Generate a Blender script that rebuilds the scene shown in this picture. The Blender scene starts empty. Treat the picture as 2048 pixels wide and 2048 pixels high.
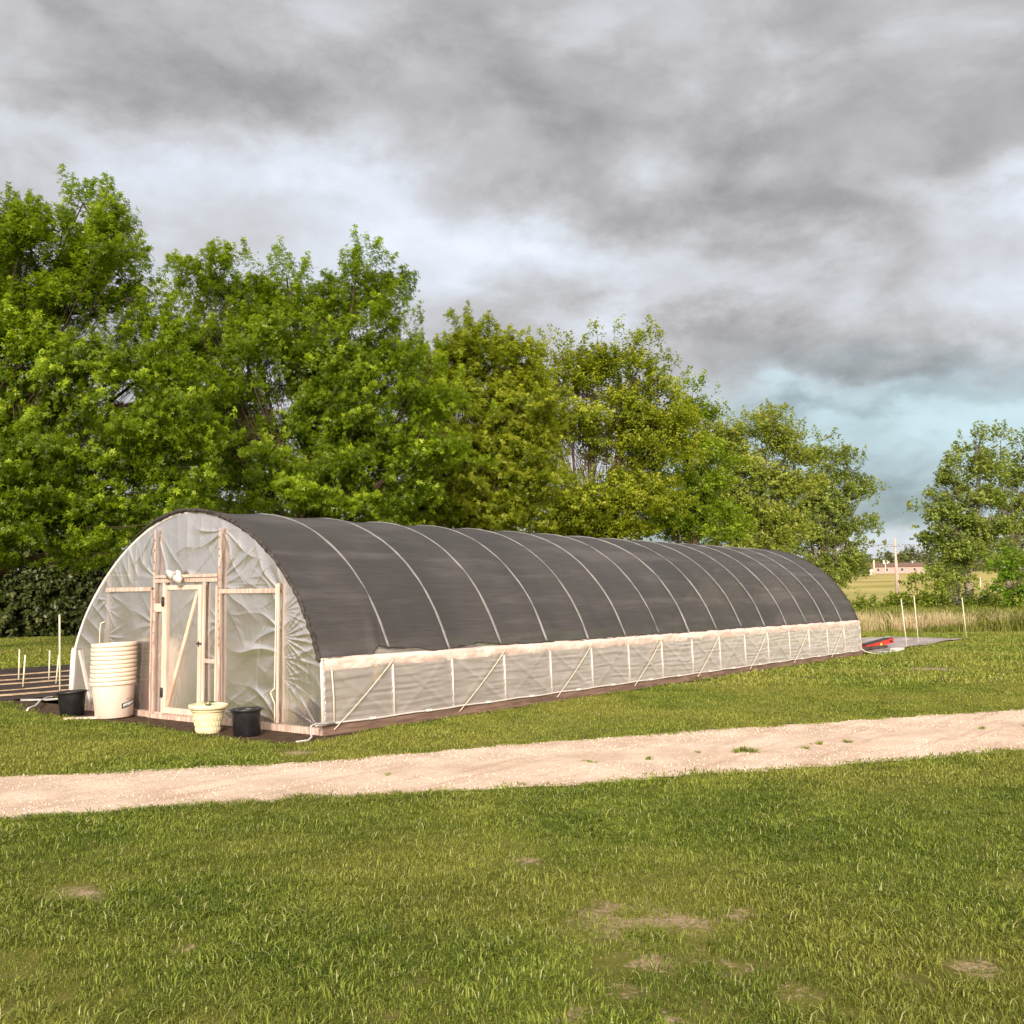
import bpy, bmesh, math, random
import numpy as np
from mathutils import Vector, Matrix

# ------------------------------------------------------------------ camera, light
sc = bpy.context.scene
COL = sc.collection
CAM = np.array([-10.1645, -11.0670, 1.9305])
YAW, PITCH, ROLL, FPX = 0.922308, 0.0783378, -0.008197, 2100.0
_f = np.array([math.sin(YAW)*math.cos(PITCH), math.cos(YAW)*math.cos(PITCH), math.sin(PITCH)])
_r = np.array([math.cos(YAW), -math.sin(YAW), 0.0]); _u = np.cross(_r, _f)
_r, _u = math.cos(ROLL)*_r+math.sin(ROLL)*_u, -math.sin(ROLL)*_r+math.cos(ROLL)*_u
cd = bpy.data.cameras.new("camera"); cam = bpy.data.objects.new("camera", cd); COL.objects.link(cam)
cd.sensor_width = 36; cd.lens = 36*FPX/2048; cd.clip_end = 6000; cd.clip_start = .1
cam.matrix_world = Matrix(((_r[0], _u[0], -_f[0], CAM[0]), (_r[1], _u[1], -_f[1], CAM[1]), (_r[2], _u[2], -_f[2], CAM[2]), (0, 0, 0, 1)))
sc.camera = cam
sc.view_settings.view_transform = 'Standard'; sc.view_settings.look = 'None'
sc.view_settings.exposure = 0.55; sc.view_settings.gamma = 1
sc.cycles.max_bounces = 8; sc.cycles.diffuse_bounces = 3; sc.cycles.glossy_bounces = 2
sc.cycles.transmission_bounces = 4; sc.cycles.transparent_max_bounces = 20
sc.cycles.caustics_reflective = False; sc.cycles.caustics_refractive = False
sc.cycles.use_denoising = True
SUN_AZ = math.atan2(-0.86, -0.58)      # where the low western sun stands (x, y) -> clockwise from +Y
SUN_EL = math.radians(21)
sd = bpy.data.lights.new("sun", 'SUN'); sd.energy = 3.7; sd.angle = math.radians(10); sd.color = (1.0, 0.87, 0.75)
sun = bpy.data.objects.new("sun", sd); COL.objects.link(sun)
sdir = Vector((math.sin(SUN_AZ)*math.cos(SUN_EL), math.cos(SUN_AZ)*math.cos(SUN_EL), math.sin(SUN_EL)))
sun.rotation_euler = sdir.to_track_quat('Z', 'Y').to_euler()

def ray(px, py):
    return _f + _r*(px-1024)/FPX - _u*(py-1024)/FPX
def dep(px, py, D):
    return CAM + ray(px, py)*D

# ------------------------------------------------------------------ node helpers
class NT:
    def __init__(s, nt):
        s.nt = nt; s.n = nt.nodes; s.l = nt.links
    def node(s, t, **k):
        n = s.n.new(t)
        for a, b in k.items(): setattr(n, a, b)
        return n
    def set(s, sock, v):
        if isinstance(v, bpy.types.NodeSocket): s.l.new(v, sock)
        elif v is not None: sock.default_value = v
    def m(s, op, a, b=None, c=None, clamp=False):
        n = s.node('ShaderNodeMath', operation=op, use_clamp=clamp)
        for i, v in enumerate((a, b, c)): s.set(n.inputs[i], v)
        return n.outputs[0]
    def mix(s, f, a, b, blend='MIX'):
        n = s.node('ShaderNodeMix', data_type='RGBA', blend_type=blend)
        s.set(n.inputs[0], f); s.set(n.inputs[6], a); s.set(n.inputs[7], b)
        return n.outputs[2]
    def noise(s, vec, scale, detail=4, rough=.55, dist=0, dim='3D'):
        n = s.node('ShaderNodeTexNoise', noise_dimensions=dim)
        if vec is not None: s.l.new(vec, n.inputs['Vector'])
        n.inputs['Scale'].default_value = scale; n.inputs['Detail'].default_value = detail
        n.inputs['Roughness'].default_value = rough; n.inputs['Distortion'].default_value = dist
        return n.outputs['Fac']
    def ramp(s, v, a, b, lo=0., hi=1., smooth=True):
        n = s.node('ShaderNodeMapRange', interpolation_type='SMOOTHSTEP' if smooth else 'LINEAR')
        s.set(n.inputs[0], v)
        for i, x in enumerate((a, b, lo, hi)): n.inputs[i+1].default_value = x
        return n.outputs[0]
    def mapping(s, vec, scale=(1, 1, 1), rot=(0, 0, 0)):
        n = s.node('ShaderNodeMapping'); s.l.new(vec, n.inputs[0])
        n.inputs['Scale'].default_value = scale; n.inputs['Rotation'].default_value = rot
        return n.outputs[0]
    def bump(s, h, strength=.5, dist=.01):
        n = s.node('ShaderNodeBump'); s.l.new(h, n.inputs['Height'])
        n.inputs['Strength'].default_value = strength; n.inputs['Distance'].default_value = dist
        return n.outputs[0]

def C4(c): return (c[0], c[1], c[2], 1.0)
def new_mat(name):
    m = bpy.data.materials.new(name); m.use_nodes = True
    t = NT(m.node_tree); t.n.clear(); out = t.node('ShaderNodeOutputMaterial')
    return m, t, out
def principled(t, out, col, rough=.7, normal=None, spec=.3, metal=0):
    b = t.node('ShaderNodeBsdfPrincipled')
    t.set(b.inputs['Base Color'], col); t.set(b.inputs['Roughness'], rough)
    b.inputs['Specular IOR Level'].default_value = spec; b.inputs['Metallic'].default_value = metal
    if normal: t.l.new(normal, b.inputs['Normal'])
    t.l.new(b.outputs[0], out.inputs[0]); return b
def pos(t):
    return t.node('ShaderNodeNewGeometry').outputs['Position']
def simple_mat(name, a, b, scale=8, rough=.6, bump=.3, bdist=.004, spec=.3, stretch=(1, 1, 1)):
    m, t, out = new_mat(name)
    tc = t.node('ShaderNodeTexCoord').outputs['Object']
    v = t.mapping(tc, stretch)
    n = t.noise(v, scale, 5, .6)
    c = t.mix(t.ramp(n, .3, .7), C4(a), C4(b))
    n2 = t.noise(v, scale*7, 3, .6)
    principled(t, out, c, rough, t.bump(n2, bump, bdist), spec)
    return m

# ------------------------------------------------------------------ world: clouded sky
w = bpy.data.worlds.new("World"); sc.world = w; w.use_nodes = True
t = NT(w.node_tree); t.n.clear(); wout = t.node('ShaderNodeOutputWorld')
sky = t.node('ShaderNodeTexSky', sky_type='NISHITA', sun_disc=False)
sky.sun_elevation = SUN_EL; sky.sun_rotation = SUN_AZ; sky.air_density = 1.0; sky.dust_density = 1.5
geo = t.node('ShaderNodeTexCoord').outputs['Generated']
sep = t.node('ShaderNodeSeparateXYZ'); t.l.new(geo, sep.inputs[0])
X, Y, Z = sep.outputs
az0 = math.degrees(YAW)
az = t.m('MULTIPLY', t.m('ARCTAN2', X, Y), 180/math.pi)
az = t.m('SUBTRACT', az, az0)                                # degrees east of the tunnel's bearing
az = t.m('SUBTRACT', t.m('FLOORED_MODULO', t.m('ADD', az, 180.0), 360.0), 180.0)
el = t.m('MULTIPLY', t.m('ARCSINE', Z), 180/math.pi)
# warp
def wnoise(sc_, det, rough, off):
    mp = t.node('ShaderNodeMapping'); t.l.new(geo, mp.inputs[0]); mp.inputs['Location'].default_value = off
    mp.inputs['Scale'].default_value = (1, 1, 1.9)
    return t.noise(mp.outputs[0], sc_, det, rough)
wa = t.m('SUBTRACT', wnoise(4.0, 7, .58, (3.1, 0, 0)), .5)
we = t.m('SUBTRACT', wnoise(4.5, 7, .58, (0, 7.7, 2)), .5)
azw = t.m('ADD', az, t.m('MULTIPLY', wa, 17.0)); elw = t.m('ADD', el, t.m('MULTIPLY', we, 13.0))
def to_azel(px, py):
    d = ray(px, py); d = d/np.linalg.norm(d)
    return math.degrees(math.atan2(d[0], d[1]))-az0, math.degrees(math.asin(d[2]))
def blob(px, py, sx, sy, rot, amp):
    a0, e0 = to_azel(px, py); k = math.degrees(1/FPX)
    th = math.radians(-rot); c, s = math.cos(th), math.sin(th)
    da = t.m('SUBTRACT', azw, a0); de = t.m('SUBTRACT', elw, e0)
    p = t.m('MULTIPLY', t.m('ADD', t.m('MULTIPLY', da, c), t.m('MULTIPLY', de, s)), 1/(sx*k))
    q = t.m('MULTIPLY', t.m('SUBTRACT', t.m('MULTIPLY', de, c), t.m('MULTIPLY', da, s)), 1/(sy*k))
    r2 = t.m('ADD', t.m('MULTIPLY', p, p), t.m('MULTIPLY', q, q))
    return t.m('MULTIPLY', t.m('POWER', 2.718, t.m('MULTIPLY', r2, -1.0)), amp)
BL = [(330, 340, 420, 75, 4, .13), (780, 440, 290, 80, 24, .17), (1080, 530, 170, 65, 20, .18), (1290, 615, 200, 50, 0, .11),
      (560, 520, 420, 120, 10, .09), (1620, 545, 420, 60, -6, .12), (1990, 350, 250, 50, 4, .20), (1960, 600, 170, 70, 0, .13),
      (1640, 110, 170, 50, -20, .06), (1600, 805, 190, 32, 8, .15), (1790, 890, 300, 50, 0, .17), (20, 250, 220, 45, 10, .07),
      (1370, 370, 60, 28, 10, .06), (1800, 1100, 900, 55, 0, .16), (1560, 330, 90, 30, -30, .08), (1100, 90, 160, 40, 0, .03),
      (450, 170, 520, 95, -4, -.085), (150, 40, 200, 50, 10, -.04), (1180, 425, 260, 75, 8, -.10), (1420, 270, 420, 80, 4, -.07),
      (1450, 700, 330, 44, 6, -.11), (1840, 765, 330, 36, 5, -.10), (1760, 420, 330, 48, 3, -.07), (1740, 1000, 260, 50, 0, -.06),
      (1040, 610, 110, 60, 0, -.08), (1700, 850, 340, 22, 0, -.10), (1880, 500, 200, 30, 0, -.05), (1180, 200, 400, 40, 3, -.05), (1700, 740, 120, 30, 0, -.03)]
acc = None
for b in BL:
    v = blob(*b); acc = v if acc is None else t.m('ADD', acc, v)
# cloud grain everywhere (flattened toward the horizon)
fl = t.node('ShaderNodeCombineXYZ')
den = t.m('ADD', t.m('ABSOLUTE', Z), .25)
t.l.new(t.m('DIVIDE', X, den), fl.inputs[0]); t.l.new(t.m('DIVIDE', Y, den), fl.inputs[1])
dm = t.mapping(geo, (1, 1, 1.55))
g1 = t.m('SUBTRACT', t.noise(dm, 5.0, 8, .58, .5), .5)
g2 = t.m('SUBTRACT', t.noise(dm, 14.0, 7, .6, .3), .5)
g3 = t.m('SUBTRACT', t.ramp(t.noise(t.mapping(geo, (1, 1, 1.9), (0, 0, 1)), 3.8, 9, .56, .4), .42, .58), .5)
g4 = t.m('SUBTRACT', t.ramp(t.noise(t.mapping(geo, (1, 1, 1.6), (.3, 0, 2)), 8.5, 9, .6, .3), .43, .60), .5)
val = t.m('ADD', t.m('ADD', t.m('MULTIPLY', g3, .12), t.m('MULTIPLY', g4, .055)), t.m('ADD', t.m('ADD', .455, acc), t.m('ADD', t.m('MULTIPLY', g1, .26), t.m('MULTIPLY', g2, .15))))
val = t.m('MAXIMUM', val, .2)
grey = t.mix(t.ramp(val, .35, .75), (1.01, .985, .99, 1), (.925, .985, 1.09, 1))
teal = t.m('MULTIPLY', t.ramp(elw, 13.5, 8.0), t.m('MULTIPLY', t.ramp(elw, 1.0, 5.0), t.ramp(azw, 2.0, 12.0)))
grey = t.mix(t.m('MULTIPLY', teal, .85), grey, (.70, .93, 1.0, 1))
cl = t.mix(1.0, grey, (1, 1, 1, 1), 'MULTIPLY')
vm = t.node('ShaderNodeVectorMath', operation='SCALE'); t.l.new(cl, vm.inputs[0]); t.l.new(t.m('MULTIPLY', val, .88), vm.inputs['Scale'])
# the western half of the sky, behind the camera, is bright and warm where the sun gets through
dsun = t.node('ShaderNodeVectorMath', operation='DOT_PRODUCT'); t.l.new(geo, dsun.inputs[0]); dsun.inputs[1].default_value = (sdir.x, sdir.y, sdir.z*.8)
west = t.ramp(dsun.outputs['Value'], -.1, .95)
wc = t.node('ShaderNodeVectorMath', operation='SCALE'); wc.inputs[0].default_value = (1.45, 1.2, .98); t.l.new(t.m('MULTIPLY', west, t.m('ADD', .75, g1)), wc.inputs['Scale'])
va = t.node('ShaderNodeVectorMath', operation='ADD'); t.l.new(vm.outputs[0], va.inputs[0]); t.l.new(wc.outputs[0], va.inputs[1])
below = t.ramp(Z, -.02, .0)
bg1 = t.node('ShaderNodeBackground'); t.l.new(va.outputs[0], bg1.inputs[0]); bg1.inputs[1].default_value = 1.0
bg2 = t.node('ShaderNodeBackground'); t.l.new(sky.outputs[0], bg2.inputs[0]); bg2.inputs[1].default_value = .07
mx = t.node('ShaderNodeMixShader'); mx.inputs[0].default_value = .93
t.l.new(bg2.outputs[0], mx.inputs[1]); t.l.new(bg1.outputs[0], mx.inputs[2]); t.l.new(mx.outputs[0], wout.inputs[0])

# ------------------------------------------------------------------ mesh helpers
def tag(o, label=None, cat=None, group=None, kind=None):
    if label: o['label'] = label
    if cat: o['category'] = cat
    if group: o['group'] = group
    if kind: o['kind'] = kind
    return o
def empty(name, loc, label=None, cat=None, group=None):
    o = bpy.data.objects.new(name, None); o.location = loc; o.empty_display_size = .2; COL.objects.link(o)
    return tag(o, label, cat, group)
def link(name, me, mat, parent=None, loc=None):
    o = bpy.data.objects.new(name, me)
    if mat is not None:
        for mm in (mat if isinstance(mat, (list, tuple)) else [mat]): me.materials.append(mm)
    COL.objects.link(o)
    if parent is not None: o.parent = parent
    if loc is not None: o.location = loc
    return o
class MB:
    def __init__(s): s.v = []; s.f = []; s.sm = []
    def add(s, vs, fs, smooth=False):
        k = len(s.v); s.v += [tuple(map(float, v)) for v in vs]
        s.f += [tuple(i+k for i in f) for f in fs]; s.sm += [smooth]*len(fs); return s
    def box(s, a, b):
        x0, y0, z0 = a; x1, y1, z1 = b
        return s.add([(x0, y0, z0), (x1, y0, z0), (x1, y1, z0), (x0, y1, z0), (x0, y0, z1), (x1, y0, z1), (x1, y1, z1), (x0, y1, z1)],
                     [(0, 3, 2, 1), (4, 5, 6, 7), (0, 1, 5, 4), (1, 2, 6, 5), (2, 3, 7, 6), (3, 0, 4, 7)])
    def bar(s, p, q, wd, ht, up=(0, 0, 1)):
        p, q = Vector(p), Vector(q); d = (q-p).normalized(); u = Vector(up)
        a = d.cross(u)
        if a.length < 1e-4: a = d.cross(Vector((1, 0, 0)))
        a.normalize(); b = a.cross(d).normalized(); vs = []
        for c in (p, q):
            for sa, sb in ((-1, -1), (1, -1), (1, 1), (-1, 1)): vs.append(c+a*sa*wd/2+b*sb*ht/2)
        return s.add(vs, [(0, 1, 2, 3), (7, 6, 5, 4), (0, 4, 5, 1), (1, 5, 6, 2), (2, 6, 7, 3), (3, 7, 4, 0)])
    def tube(s, pts, rad, n=8, cap=True, smooth=True):
        pts = [Vector(p) for p in pts]; m = len(pts)
        if not hasattr(rad, '__len__'): rad = [rad]*m
        ring = []; ref = None
        for i, p in enumerate(pts):
            d = (pts[min(i+1, m-1)]-pts[max(i-1, 0)]).normalized()
            if ref is None: ref = Vector((0, 0, 1)) if abs(d.z) < .9 else Vector((1, 0, 0))
            a = d.cross(ref).normalized(); b = a.cross(d).normalized(); ref = b
            ring += [p+(a*math.cos(2*math.pi*k/n)+b*math.sin(2*math.pi*k/n))*rad[i] for k in range(n)]
        fs = [(i*n+k, i*n+(k+1) % n, (i+1)*n+(k+1) % n, (i+1)*n+k) for i in range(m-1) for k in range(n)]
        if cap: fs += [tuple(range(n))[::-1], tuple(range((m-1)*n, m*n))]
        return s.add(ring, fs, smooth)
    def lathe(s, prof, c=(0, 0, 0), n=48, closed=True, smooth=True):
        vs = [(c[0]+r*math.cos(2*math.pi*k/n), c[1]+r*math.sin(2*math.pi*k/n), c[2]+z) for r, z in prof for k in range(n)]
        m = len(prof); fs = [(i*n+k, i*n+(k+1) % n, (i+1)*n+(k+1) % n, (i+1)*n+k) for i in range(m-1) for k in range(n)]
        if closed: fs += [tuple(range(n))[::-1]]
        return s.add(vs, fs, smooth)
    def mesh(s, name):
        me = bpy.data.meshes.new(name); me.from_pydata(s.v, [], s.f); me.polygons.foreach_set('use_smooth', s.sm); me.update(); return me
    def build(s, name, mat, parent=None, loc=None):
        return link(name, s.mesh(name), mat, parent, loc)
def np_mesh(name, V, F, smooth=False, attr=None):
    """V (n,3), F (m,k) arrays"""
    me = bpy.data.meshes.new(name); V = np.asarray(V, np.float32); F = np.asarray(F, np.int32); k = F.shape[1]
    me.vertices.add(len(V)); me.vertices.foreach_set('co', V.ravel())
    me.loops.add(F.size); me.loops.foreach_set('vertex_index', F.ravel())
    me.polygons.add(len(F)); me.polygons.foreach_set('loop_start', np.arange(0, F.size, k, dtype=np.int32))
    if smooth: me.polygons.foreach_set('use_smooth', np.ones(len(F), bool))
    me.update(calc_edges=True)
    if attr is not None:
        for an, av in attr.items():
            a = me.attributes.new(an, 'FLOAT', 'FACE'); a.data.foreach_set('value', np.asarray(av, np.float32))
    return me
def grid(nu, nv, fn):
    """fn(U,V)->(n,3) with U,V in 0..1"""
    u, v = np.meshgrid(np.linspace(0, 1, nu), np.linspace(0, 1, nv), indexing='ij')
    P = fn(u.ravel(), v.ravel()); i = np.arange(nu*nv).reshape(nu, nv)
    F = np.stack([i[:-1, :-1], i[1:, :-1], i[1:, 1:], i[:-1, 1:]], -1).reshape(-1, 4)
    return P, F
def vnoise(p, seed=0):
    """smooth value noise of (n,2) points"""
    p = np.asarray(p, float); i = np.floor(p).astype(int); f = p-i; f = f*f*(3-2*f)
    def h(a, b):
        x = (a*374761393+b*668265263+seed*144269504) & 0x7fffffff
        x = ((x ^ (x >> 13))*1274126177) & 0x7fffffff
        return ((x ^ (x >> 16)) & 0xffff)/65535.
    a = h(i[:, 0], i[:, 1]); b = h(i[:, 0]+1, i[:, 1]); c = h(i[:, 0], i[:, 1]+1); d = h(i[:, 0]+1, i[:, 1]+1)
    return (a*(1-f[:, 0])+b*f[:, 0])*(1-f[:, 1])+(c*(1-f[:, 0])+d*f[:, 0])*f[:, 1]
def terrain_z(x):
    x = np.asarray(x, float)+10.0
    s = np.clip((x-72)/60, 0, 1)
    return s*s*(3-2*s)*np.clip(x-90, 0, 1e9)*.0 + np.where(x > 80, (np.clip(x, 0, 440)-80)*.0262*np.clip((x-80)/50, 0, 1), 0)

# ------------------------------------------------------------------ ground sheet
BARE = [(a, b, c*1.25) for a, b, c in [(-4.67, -7.73, .46), (-4.50, -7.98, .30), (-5.22, -8.2, .22), (-5.05, -8.5, .2), (-6.08, -8.25, .14), (-5.8, -8.71, .19), (-4.69, -9.37, .16), (-4.3, -9.6, .24),
        (16.91, -3.54, .9), (-6.52, -6.03, .13), (-6.28, -4.57, .3), (-1.28, -1.01, .35), (-3.86, -6.43, .22), (-4.19, -8.23, .18), (-5.68, -8.33, .14), (-5.19, -9.01, .16)]]
mg, t, out = new_mat("lawn_ground")
P = pos(t); sp = t.node('ShaderNodeSeparateXYZ'); t.l.new(P, sp.inputs[0])
n1 = t.noise(P, .35, 5, .6); n2 = t.noise(P, 3.5, 5, .65); n3 = t.noise(P, 40, 4, .7)
g = t.mix(t.ramp(n1, .35, .65), (.095, .105, .016, 1), (.165, .16, .036, 1))
g = t.mix(t.m('MULTIPLY', t.ramp(n2, .45, .75), .6), g, (.20, .155, .075, 1))
g = t.mix(t.m('MULTIPLY', t.ramp(n3, .5, .8), .5), g, (.05, .05, .014, 1))
soil = t.mix(t.ramp(n3, .3, .7), (.22, .155, .095, 1), (.50, .38, .25, 1))
nbr = t.noise(P, 5.5, 6, .8, 1.0)
bare = None
for bx, by, br in BARE:
    d = t.node('ShaderNodeVectorMath', operation='DISTANCE'); t.l.new(P, d.inputs[0]); d.inputs[1].default_value = (bx, by, 0)
    dd = t.m('ADD', d.outputs['Value'], t.m('MULTIPLY', t.m('SUBTRACT', nbr, .40), 1.6))
    v = t.ramp(dd, br*1.15, br*.3); bare = v if bare is None else t.m('MAXIMUM', bare, v)
g = t.mix(bare, g, soil)
fx = t.ramp(t.m('ADD', sp.outputs[0], t.m('MULTIPLY', n1, 6.0)), 56, 64)
fb = t.noise(t.mapping(P, (.016, .05, 1), (0, 0, .5)), 1.0, 5, .6)
field = t.mix(t.ramp(fb, .35, .65), (.33, .30, .09, 1), (.46, .38, .15, 1))
field = t.mix(t.m('MULTIPLY', t.ramp(sp.outputs[0], 170, 60), .7), field, (.25, .27, .08, 1))
fb2 = t.noise(t.mapping(P, (.01, .08, 1), (0, 0, .9)), 1.0, 3, .5)
field = t.mix(t.m('MULTIPLY', t.ramp(fb2, .56, .66), .6), field, (.13, .13, .05, 1))
g = t.mix(fx, g, field)
principled(t, out, g, .95, t.bump(t.m('ADD', n3, n2), .6, .03), .1)
xs = np.unique(np.concatenate([np.linspace(-60, 70, 27), np.linspace(70, 460, 60), [600, 900, 1500, 2600], [-300, -900]]))
ys = np.unique(np.concatenate([np.linspace(-60, 60, 25), np.linspace(60, 500, 12), [900, 1600, 2600, -300, -900, -1500]]))
gx, gy = np.meshgrid(xs, ys, indexing='ij'); i = np.arange(gx.size).reshape(gx.shape)
V = np.stack([gx.ravel(), gy.ravel(), terrain_z(gx.ravel())], -1)
F = np.stack([i[:-1, :-1], i[1:, :-1], i[1:, 1:], i[:-1, 1:]], -1).reshape(-1, 4)
tag(link("ground", np_mesh("ground", V, F, True), mg), kind="structure")

# ------------------------------------------------------------------ gravel road
RF = [(-60, 38.5), (-20, 10.2), (-8, 2.9), (-4.29, .41), (-1.83, -1.64), (.74, -2.77), (4.04, -4.55), (8.51, -7.26), (16, -11.6), (60, -38)]
RN = [(-60, 35.2), (-20, 7.4), (-8, .10), (-5.42, -1.82), (-3.3, -3.31), (-1.68, -4.61), (.52, -6.15), (3.73, -8.21), (12.5, -13.6), (60, -43.2)]
RN[0] = (-60, 35.4)
def resample(pts, step=.08, seed=0, amp=.11):
    pts = np.array(pts, float); o = []
    for a, b in zip(pts[:-1], pts[1:]):
        L = np.linalg.norm(b-a); n = max(2, int(L/(step if abs(a[0]) < 25 else .8)))
        o.append(a+(b-a)*np.linspace(0, 1, n, endpoint=False)[:, None])
    o.append(pts[-1:]); o = np.concatenate(o); 
    k = np.arange(len(o))*step
    off = (vnoise(np.stack([k*.8, k*0], -1), seed)-.5)*2*amp*.55 + (vnoise(np.stack([k*7, k*0], -1), seed+1)-.5)*2*amp*.9
    o[:, 1] += off; return o
ra, rb = resample(RF, seed=3), resample(RN, seed=9)
m_ = 1400
def param(P_, n):
    d = np.r_[0, np.cumsum(np.linalg.norm(np.diff(P_, axis=0), axis=1))]; return d
def at_s(P_, s): d = param(P_, 0); return np.stack([np.interp(s*d[-1], d, P_[:, k]) for k in (0, 1)], -1)
# walk both edges by x-y direction along the road
su = np.linspace(0, 1, m_); axis = np.array([.85, -.527])
def by_axis(P_, q): a = P_@axis; return np.stack([np.interp(q, a, P_[:, k]) for k in (0, 1)], -1)
q = np.concatenate([np.linspace(-68, -14, 160), np.linspace(-14, 20, 900), np.linspace(20, 70, 160)])
A, B = by_axis(ra, q), by_axis(rb, q)
nv = 12; V = []
for k in range(nv):
    s_ = k/(nv-1); xy = A*(1-s_)+B*s_
    zz = .006+.012*math.sin(math.pi*s_)*np.ones(len(q))-.010*(np.exp(-((s_-.27)/.12)**2)+np.exp(-((s_-.73)/.12)**2))*math.sin(math.pi*s_)
    V.append(np.stack([xy[:, 0], xy[:, 1], zz], -1))
V = np.stack(V, 1).reshape(-1, 3); i = np.arange(len(V)).reshape(len(q), nv)
F = np.stack([i[:-1, :-1], i[:-1, 1:], i[1:, 1:], i[1:, :-1]], -1).reshape(-1, 4)
mr, t, out = new_mat("gravel")
P = pos(t); n1 = t.noise(P, 1.2, 5, .6); n2 = t.noise(P, 14, 6, .75); vo = t.node('ShaderNodeTexVoronoi'); vo.inputs['Scale'].default_value = 55; t.l.new(P, vo.inputs['Vector'])
c = t.mix(t.ramp(n1, .3, .7), (.56, .42, .32, 1), (.80, .65, .52, 1))
c = t.mix(t.m('MULTIPLY', t.ramp(n2, .46, .68), .50), c, (.42, .31, .23, 1))
c = t.mix(t.m('MULTIPLY', t.ramp(vo.outputs['Distance'], .55, .15), .35), c, (.70, .58, .46, 1))
st = t.noise(t.mapping(P, (.5, 5, 1), (0, 0, .555)), 1.0, 4, .6)
c = t.mix(t.m('MULTIPLY', t.ramp(st, .48, .70), .55), c, (.46, .31, .22, 1))
principled(t, out, c, .95, t.bump(t.m('ADD', vo.outputs['Distance'], t.m('MULTIPLY', n2, 1.4)), .8, .014), .15)
tag(link("road", np_mesh("road", V, F, True), mr), kind="structure")
def in_road(x, y, shrink=0.0):
    a = x*axis[0]+y*axis[1]; pa, pb = by_axis(ra, a), by_axis(rb, a)
    nrm = np.array([.527, .85]); v = x*nrm[0]+y*nrm[1]
    return (v < pa@nrm-shrink) & (v > pb@nrm+shrink)

# ------------------------------------------------------------------ soil sheets round the tunnel
msoil = simple_mat("damp_soil", (.055, .036, .024), (.12, .080, .055), 6, .95, 1.0, .03, .1)
FP = [(-.08, 9.2), (-.43, 7.5), (-.88, 5.6), (-.92, 4.5), (-.72, 3.2), (-.98, 1.5), (-1.05, .5), (-.8, -.42), (-.2, -.46), (.8, -.30), (6, -.26), (14, -.24), (22.4, -.22), (22.4, .2), (22.0, 6.5), (0.2, 6.9), (0.2, 9.2)]
def ragged(poly, z, name, mat, seed=1, amp=.06, step=.07):
    pts = []; random.seed(seed); n = len(poly)
    for i in range(n):
        a, b = Vector(poly[i]), Vector(poly[(i+1) % n]); L = (b-a).length; k = max(1, int(L/step)); nr = Vector((-(b-a).y, (b-a).x)).normalized()
        for j in range(k):
            o = (random.random()-.5)*amp+math.sin((i*3.1+j*.23))*amp*.6*(1 if L > .3 else 0)
            pts.append(a+(b-a)*j/k+nr*o)
    bm = bmesh.new(); vs = [bm.verts.new((p.x, p.y, z)) for p in pts]; f = bm.faces.new(vs)
    if f.normal.z < 0: f.normal_flip()
    bmesh.ops.triangulate(bm, faces=[f]); me = bpy.data.meshes.new(name); bm.normal_update()
    for f in bm.faces:
        if f.normal.z < 0: f.normal_flip()
    bm.to_mesh(me); bm.free()
    return link(name, me, mat)
tag(ragged(FP, .006, "soil", msoil, 4), kind="structure")

# ------------------------------------------------------------------ the tunnel greenhouse
S = 1.3618; NB = 16; L = S*NB; W = 6.321; YC = W/2; HIP = 1.04; ZC = -.04; R = 3.34; TH0 = math.asin((HIP-ZC)/R)
mpipe = simple_mat("white_pipe", (.70, .68, .64), (.80, .77, .72), 5, .45, .1, .002, .4)
mwood = simple_mat("pale_pine", (.56, .41, .32), (.74, .60, .50), 3, .8, .6, .004, .2, (6, 6, .5))
mwoodw = simple_mat("weathered_pine", (.36, .25, .20), (.68, .53, .44), 5, .85, .7, .004, .2, (5, 5, .7))
mbase = simple_mat("stained_board", (.13, .085, .062), (.27, .175, .135), 4, .9, .8, .006, .15, (.5, 5, 5))
mhip = simple_mat("hip_timber", (.68, .50, .42), (.80, .62, .53), 2.5, .8, .3, .004, .2, (.4, 4, 4))
mrope = simple_mat("pale_rope", (.72, .62, .47), (.80, .72, .58), 30, .8, .4, .002, .2)
mblack = simple_mat("black_plastic", (.010, .010, .012), (.022, .021, .023), 6, .42, .25, .003, .4)
mmetal = simple_mat("dark_hinge", (.02, .018, .016), (.05, .045, .04), 20, .5)

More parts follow.
